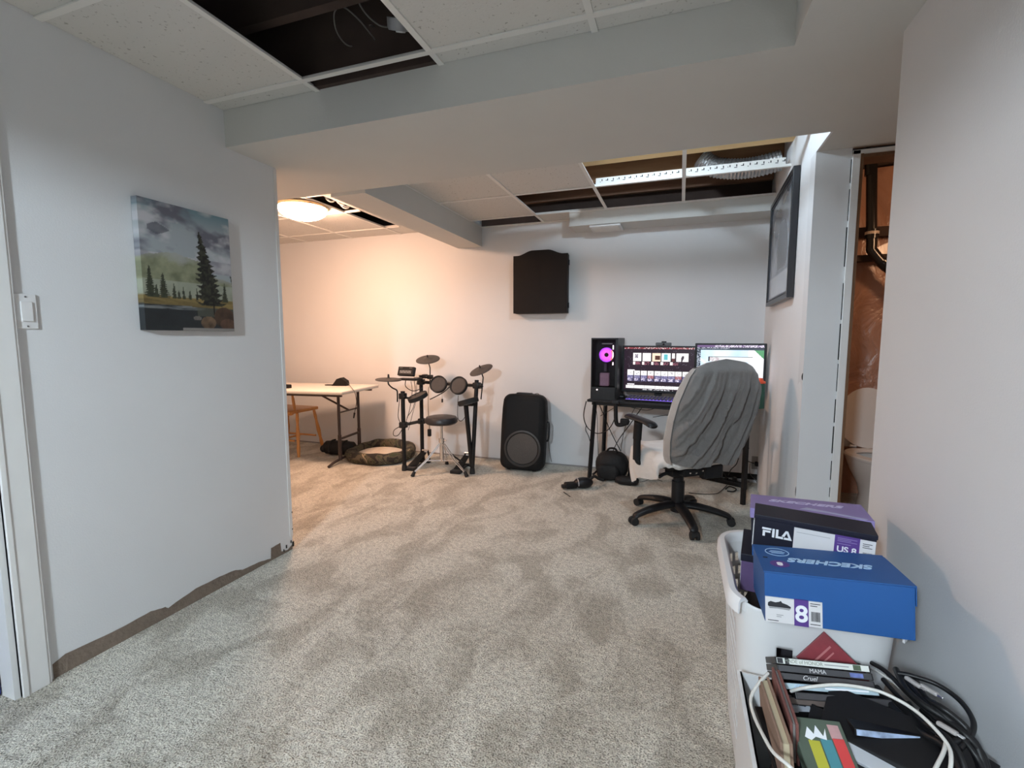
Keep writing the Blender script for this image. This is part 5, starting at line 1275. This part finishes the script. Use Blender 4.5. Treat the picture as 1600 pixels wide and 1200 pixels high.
def case(label, loc, rot, dims=(.18, .127, .0135), spine=None, name='disc_case', group=None, body=None, title=None, tcol=None, tsize=.010, tx=-.03, cat='disc case', tshear=0):
    M = TR(loc, rot); t = thing(name, label, cat, M, group); a, d, h = dims
    MB().box((0, 0, 0), dims, None, .0012).build('case_shell', body or case_black, t, local=True)
    if spine: MB().ext(-a / 2 + .003, a / 2 - .003, -d / 2 - .0004, -d / 2 + .002, -h / 2 + .0012, h / 2 - .0012).build('spine_sleeve', spine, t, local=True)
    if title: text(title, FR(tx, -d / 2, 0, .0008), tsize, tcol or ink_white, t, 'title', shear=tshear)
    return t
R1 = (-.596, -.086, .056)
w_sleeve = mat('white_sleeve', (.62, .64, .60), .4, noise=.03); k_sleeve = mat('charcoal_sleeve', (.035, .035, .04), .4, noise=.3); b_sleeve = mat('pale_aqua_sleeve', (.36, .47, .52), .4, noise=.3, nscale=40)
up = Euler(R1).to_matrix() @ Vector((0, 0, 1)); fw = Euler(R1).to_matrix() @ Vector((0, -1, 0)); L1 = Vector((.311, 1.179, .4925))
t = case('disc case with the white lettered spine on top of the pile', L1, R1, spine=w_sleeve, title='MADE of HONOR', tcol=mat('olive_ink', (.22, .24, .2), .6, noise=.1), tsize=.0095, tx=-.035)
lines(.005, .05, -.127 / 2 - .0008, (0,), t, ink_grey, .002); MB().ext(.058, .072, -.0645, -.063, -.005, .005).build('spine_picture', mat('leafy_print', (.06, .09, .05), .5, noise=.5, nscale=90), t, local=True)
MB().ext(-.086, -.075, -.0645, -.063, -.005, .005).ext(-.071, -.063, -.0645, -.063, -.0055, .0055).build('spine_logo', ink, t, local=True)
t = case('dark disc case lettered MAMA below the white spine', L1 - up * .0145 + fw * .002, (-.60, -.078, .07), spine=k_sleeve, title='MAMA', tsize=.011, tx=-.012, tcol=mat('silver_ink', (.55, .55, .55), .4, noise=.05))
MB().ext(.048, .072, -.0645, -.063, -.004, .004).build('spine_picture', mat('blue_print', (.12, .16, .4), .5, noise=.7, nscale=90), t, local=True)
t = case('black disc case with handwritten silver title below the MAMA case', L1 - up * .029 + fw * .003, (-.60, -.08, .065), spine=sl_dark, title='Cruel', tsize=.012, tx=-.03, tshear=.4, tcol=MATS['silver_ink'])
t = case('disc case with the pale aqua spine under the white cable', L1 - up * .0435 + fw * .006 + Vector((.004, 0, 0)), (-.60, -.10, .10), spine=b_sleeve, title='COOL', tsize=.009, tx=-.055, tcol=ink_pale)
lines(-.01, .07, -.127 / 2 - .0008, (0,), t, ink_white, .003)
t = case('plain black disc case slid forward below the aqua spine', L1 - up * .059 + fw * .012 + Vector((.02, 0, 0)), (-.62, -.06, .14), spine=sl_dark)
t = case('black disc case with brown spine low in the stack', L1 - up * .0735 + fw * .008, (-.62, -.10, .05), spine=mat('umber_sleeve', (.06, .035, .025), .5, noise=.5, nscale=40))
case('flat disc case with a large letter label in the pile middle', P(1258, 1118, z=.440), (.45, .05, .14), dims=(.13, .12, .014), spine=None)
q = P(1258, 1118, z=.440); Mq = TR(q, (.45, .05, .14))
t = thing('letter_card', 'small grey card with dark capital letters among the black cases', 'card', Mq @ Matrix.Translation((-.015, .01, .0085)))
MB().ext(-.026, .026, -.022, .022, 0, .0012).build('card', mat('grey_card', (.36, .38, .42), .5, noise=.15), t, local=True)
text('AMES', TP(0, .008, .0016), .016, ink, t, 'letters', bold=.0005); MB().ext(-.022, .0, -.016, -.004, .0011, .0016).build('print_block', ink_grey, t, local=True)
# striped cassette sleeve
Mc = TR(P(1300, 1208, z=.445), (.42, .02, .20))
t = thing('cassette_box', 'green edged cassette sleeve with yellow, blue and red stripes', 'cassette', Mc)
MB().box((0, 0, 0), (.092, .17, .022), None, .002).build('sleeve', mat('dull_green_card', (.075, .10, .075), .5, noise=.25, nscale=20), t, local=True)
for k, (c, nm) in enumerate((((.42, .40, .04), 'yellow_stripe'), ((.06, .22, .26), 'blue_stripe'), ((.55, .05, .05), 'red_stripe'))):
    MB().ext(-.026 + k * .0225, -.006 + k * .0225, -.075, .045 + .004 * k, .0112, .0118).build(nm, mat(nm + '_ink', c, .5, noise=.1), t, local=True)
MB().ext(.018, .038, .052, .076, .0112, .0118).build('pink_patch', mat('dusty_pink_ink', (.45, .27, .27), .6, noise=.2, nscale=60), t, local=True)
text('KIDS', TP(-.01, .06, .0118, .3), .019, ink_white, t, 'lettering', shear=.2) if False else MB().prism([(-.03, .05), (-.02, .068), (-.012, .056), (-.004, .072), (.004, .054), (.012, .068), (.008, .048), (-.01, .052), (-.02, .045)], .0006, TP(0, 0, .0113)).build('printed_scribble', ink_white, t, local=True)
# books on the left wall of the bin
def book(label, M, dims, cov, pages, nm='book'):
    t = thing(nm, label, 'book', M); a, d, h = dims   # a thickness, d length, h height
    for s in (-1, 1): MB().ext(s * a / 2 - .0025, s * a / 2 + .0025, -d / 2, d / 2, -h / 2, h / 2, bev=.001).build('cover', cov, t, local=True)
    MB().ext(-a / 2 + .0025, a / 2 - .0025, -d / 2 + .004, d / 2 - .004, -h / 2 + .004, h / 2 - .005).build('pages', pages, t, local=True)
    MB().ext(-a / 2 - .0025, a / 2 + .0025, -d / 2, d / 2, -h / 2 - .003, -h / 2 + .001).build('spine', cov, t, local=True)
    return t
cream = mat('cream_paper', (.45, .38, .26), .8, noise=.1, nscale=60)
ba, bb_ = P(1200, 1055, z=.51), P(1236, 1175, z=.49)
mid_ = (ba + bb_) / 2; yaw_ = math.atan2(bb_.y - ba.y, bb_.x - ba.x) + PI / 2
book('worn brown hardback with cream page edges at the bin left side', TR(mid_ + Vector((-.002, 0, -.055)), (0, math.radians(-6), yaw_)), (.016, .175, .12), mat('worn_brown_cover', (.22, .14, .10), .8, noise=.35, nscale=18), cream)
book('dark reddish book upright beside the brown hardback', TR(mid_ + Vector((.022, .045, -.058)), (0, math.radians(-4), yaw_ - .03)), (.010, .16, .13), mat('reddish_cover', (.16, .06, .05), .6, noise=.6, nscale=14), mat('grey_paper', (.2, .19, .18), .8, noise=.1))
# red booklet leaning behind the stack
Mr = TR(P(1302, 1030, Y=1.225) + Vector((0, 0, -.02)), (math.radians(68), 0, 0)) @ Matrix.Rotation(math.radians(48), 4, 'Z')
t = thing('red_booklet', 'dark red booklet tilted on a corner behind the white spine', 'booklet', Mr)
MB().ext(-.045, .045, -.06, .06, -.004, .004, bev=.001).build('cover', mat('dark_red_print', (.22, .02, .03), .45, noise=.4, nscale=30), t, local=True)
MB().ext(-.03, .03, .03, .034, .0042, .0048).ext(-.02, .025, .018, .021, .0042, .0048).build('faded_lettering', mat('rose_ink', (.45, .15, .15), .6, noise=.2), t, local=True)
# the rest of the pile
rnd = random.Random(11)
specs = [('long black tape box slanting to the bin right corner', (1385, 1150), .450, (.30, -.02, -.42), (.20, .11, .025)),
         ('long black tape box in front of the slanting one', (1355, 1190), .420, (.30, .05, -.38), (.20, .11, .025)),
         ('black tape box under the blue printed case', (1335, 1118), .425, (.25, .0, -.2), (.19, .11, .025)),
         ('black tape box at the right side under the cables', (1440, 1165), .420, (.2, .1, -.7), (.19, .11, .025)),
         ('black disc case lying under the striped cassette', (1275, 1165), .405, (.25, .0, .2), (.19, .13, .015)),
         ('black disc case lying beneath the letter card', (1300, 1100), .40, (.3, .0, .0), (.19, .13, .015))]
for lab, (x_, y_), z_, rt, dm in specs: case(lab, P(x_, y_, z=z_ + .022), rt, dims=dm, name='tape_box' if 'tape' in lab else 'disc_case', cat='tape box' if 'tape' in lab else 'disc case')
t = case('disc case with blue and white printed spine in the pile centre', P(1368, 1128, z=.475), (-.2, -.05, .12), dims=(.11, .09, .013), spine=mat('blue_white_print', (.30, .38, .62), .35, noise=.9, nscale=55))
t = case('pale grey disc case low at the frame edge', P(1385, 1204, z=.45), (.3, .1, -.35), dims=(.12, .03, .010), body=mat('pale_grey_plastic', (.45, .47, .50), .4, noise=.1))
tag(lump(((NX0 + NX1) / 2, (NY0 + NY1) / 2, .205), (.19, .255, .195), 8, .03, 44).build('dark_blanket', MATS['black_cotton'], loc=((NX0 + NX1) / 2, .9, .01), smooth=True), 'dark cloth filling the storage bin beneath the cases', 'cloth')
# cables
def pc(pts, r, m, label, name='cable', group=None):
    q = [P(x, y, z=z) for x, y, z in pts]
    return tag(cable(q, r, 10).build(name, m, loc=q[0], smooth=True), label, 'cable', group)
pc([(1200, 1052, .505), (1184, 1070, .50), (1173, 1092, .49), (1178, 1118, .49), (1192, 1148, .50), (1208, 1175, .51), (1232, 1196, .52), (1262, 1225, .50)], .0032, cable_white, 'white cable curving over the brown hardback at the left')
pc([(1236, 1080, .49), (1262, 1074, .52), (1310, 1070, .53), (1365, 1078, .53), (1400, 1092, .53), (1432, 1112, .53), (1462, 1140, .53), (1482, 1166, .525), (1486, 1190, .52), (1480, 1230, .50)], .0032, cable_white, 'white cable arching across the cases towards the wall')
pc([(1478, 1160, .52), (1474, 1176, .515), (1462, 1200, .51), (1450, 1225, .50)], .0032, cable_white, 'short white cable branch near the black tangle')
pc([(1358, 1044, .50), (1372, 1050, .515), (1390, 1062, .51), (1408, 1076, .51), (1428, 1092, .50)], .0030, mat('light_grey_cable', (.36, .35, .33), .4, noise=.1), 'light grey cable beside the white spine end')
tangle = 'black cable in the tangle between the bin and the wall'
pc([(1403, 1052, .53), (1425, 1056, .535), (1465, 1070, .535), (1500, 1095, .53), (1520, 1125, .525), (1518, 1148, .52), (1500, 1170, .51)], .0046, cable_black, 'thick black cable looping outermost against the right wall')
for k, pts in enumerate(([(1362, 1036, .50), (1385, 1050, .51), (1420, 1085, .52), (1460, 1120, .52), (1500, 1150, .52), (1530, 1190, .50), (1545, 1230, .46)],
                         [(1400, 1046, .52), (1415, 1075, .53), (1442, 1100, .53), (1480, 1125, .525), (1510, 1150, .52), (1535, 1180, .50), (1548, 1225, .46)],
                         [(1410, 1060, .52), (1440, 1092, .525), (1468, 1112, .53), (1500, 1140, .52), (1525, 1165, .51), (1540, 1210, .48)],
                         [(1380, 1062, .49), (1410, 1095, .50), (1445, 1130, .51), (1478, 1150, .52), (1500, 1180, .51), (1515, 1230, .48)],
                         [(1428, 1058, .52), (1446, 1090, .53), (1470, 1105, .54), (1500, 1128, .53), (1512, 1146, .52), (1490, 1160, .51), (1465, 1152, .50)],
                         [(1370, 1075, .48), (1400, 1110, .49), (1440, 1145, .49), (1475, 1165, .50), (1500, 1200, .49), (1505, 1240, .47)],
                         [(1440, 1110, .50), (1475, 1138, .51), (1510, 1160, .50), (1530, 1200, .48), (1530, 1240, .46)],
                         [(1420, 1100, .49), (1455, 1140, .50), (1490, 1162, .50), (1508, 1215, .48), (1510, 1250, .46)])):
    pc(pts, .0048 + .0012 * (k % 3), cable_black, tangle, group='black tangled cables')
for k, (x_, y_, rz, lab) in enumerate(((1427, 1066, -1.0, 'grey plug end highest in the black cable tangle'), (1452, 1078, -.9, 'small grey plug beside the outer black cable'), (1480, 1138, -.8, 'grey plug lying lower in the black cable tangle'))):
    q = P(x_, y_, z=.545)
    t = thing('cable_plug', lab, 'plug', TR(q, (-.3, 0, rz)))
    MB().box((0, 0, 0), (.030, .011, .008), None, .003).build('plug_body', mat('warm_grey_plastic', (.34, .32, .31), .45, noise=.1), t, local=True)
    MB().box((.019, 0, 0), (.010, .007, .004), None, .001).build('metal_tip', chrome, t, local=True)
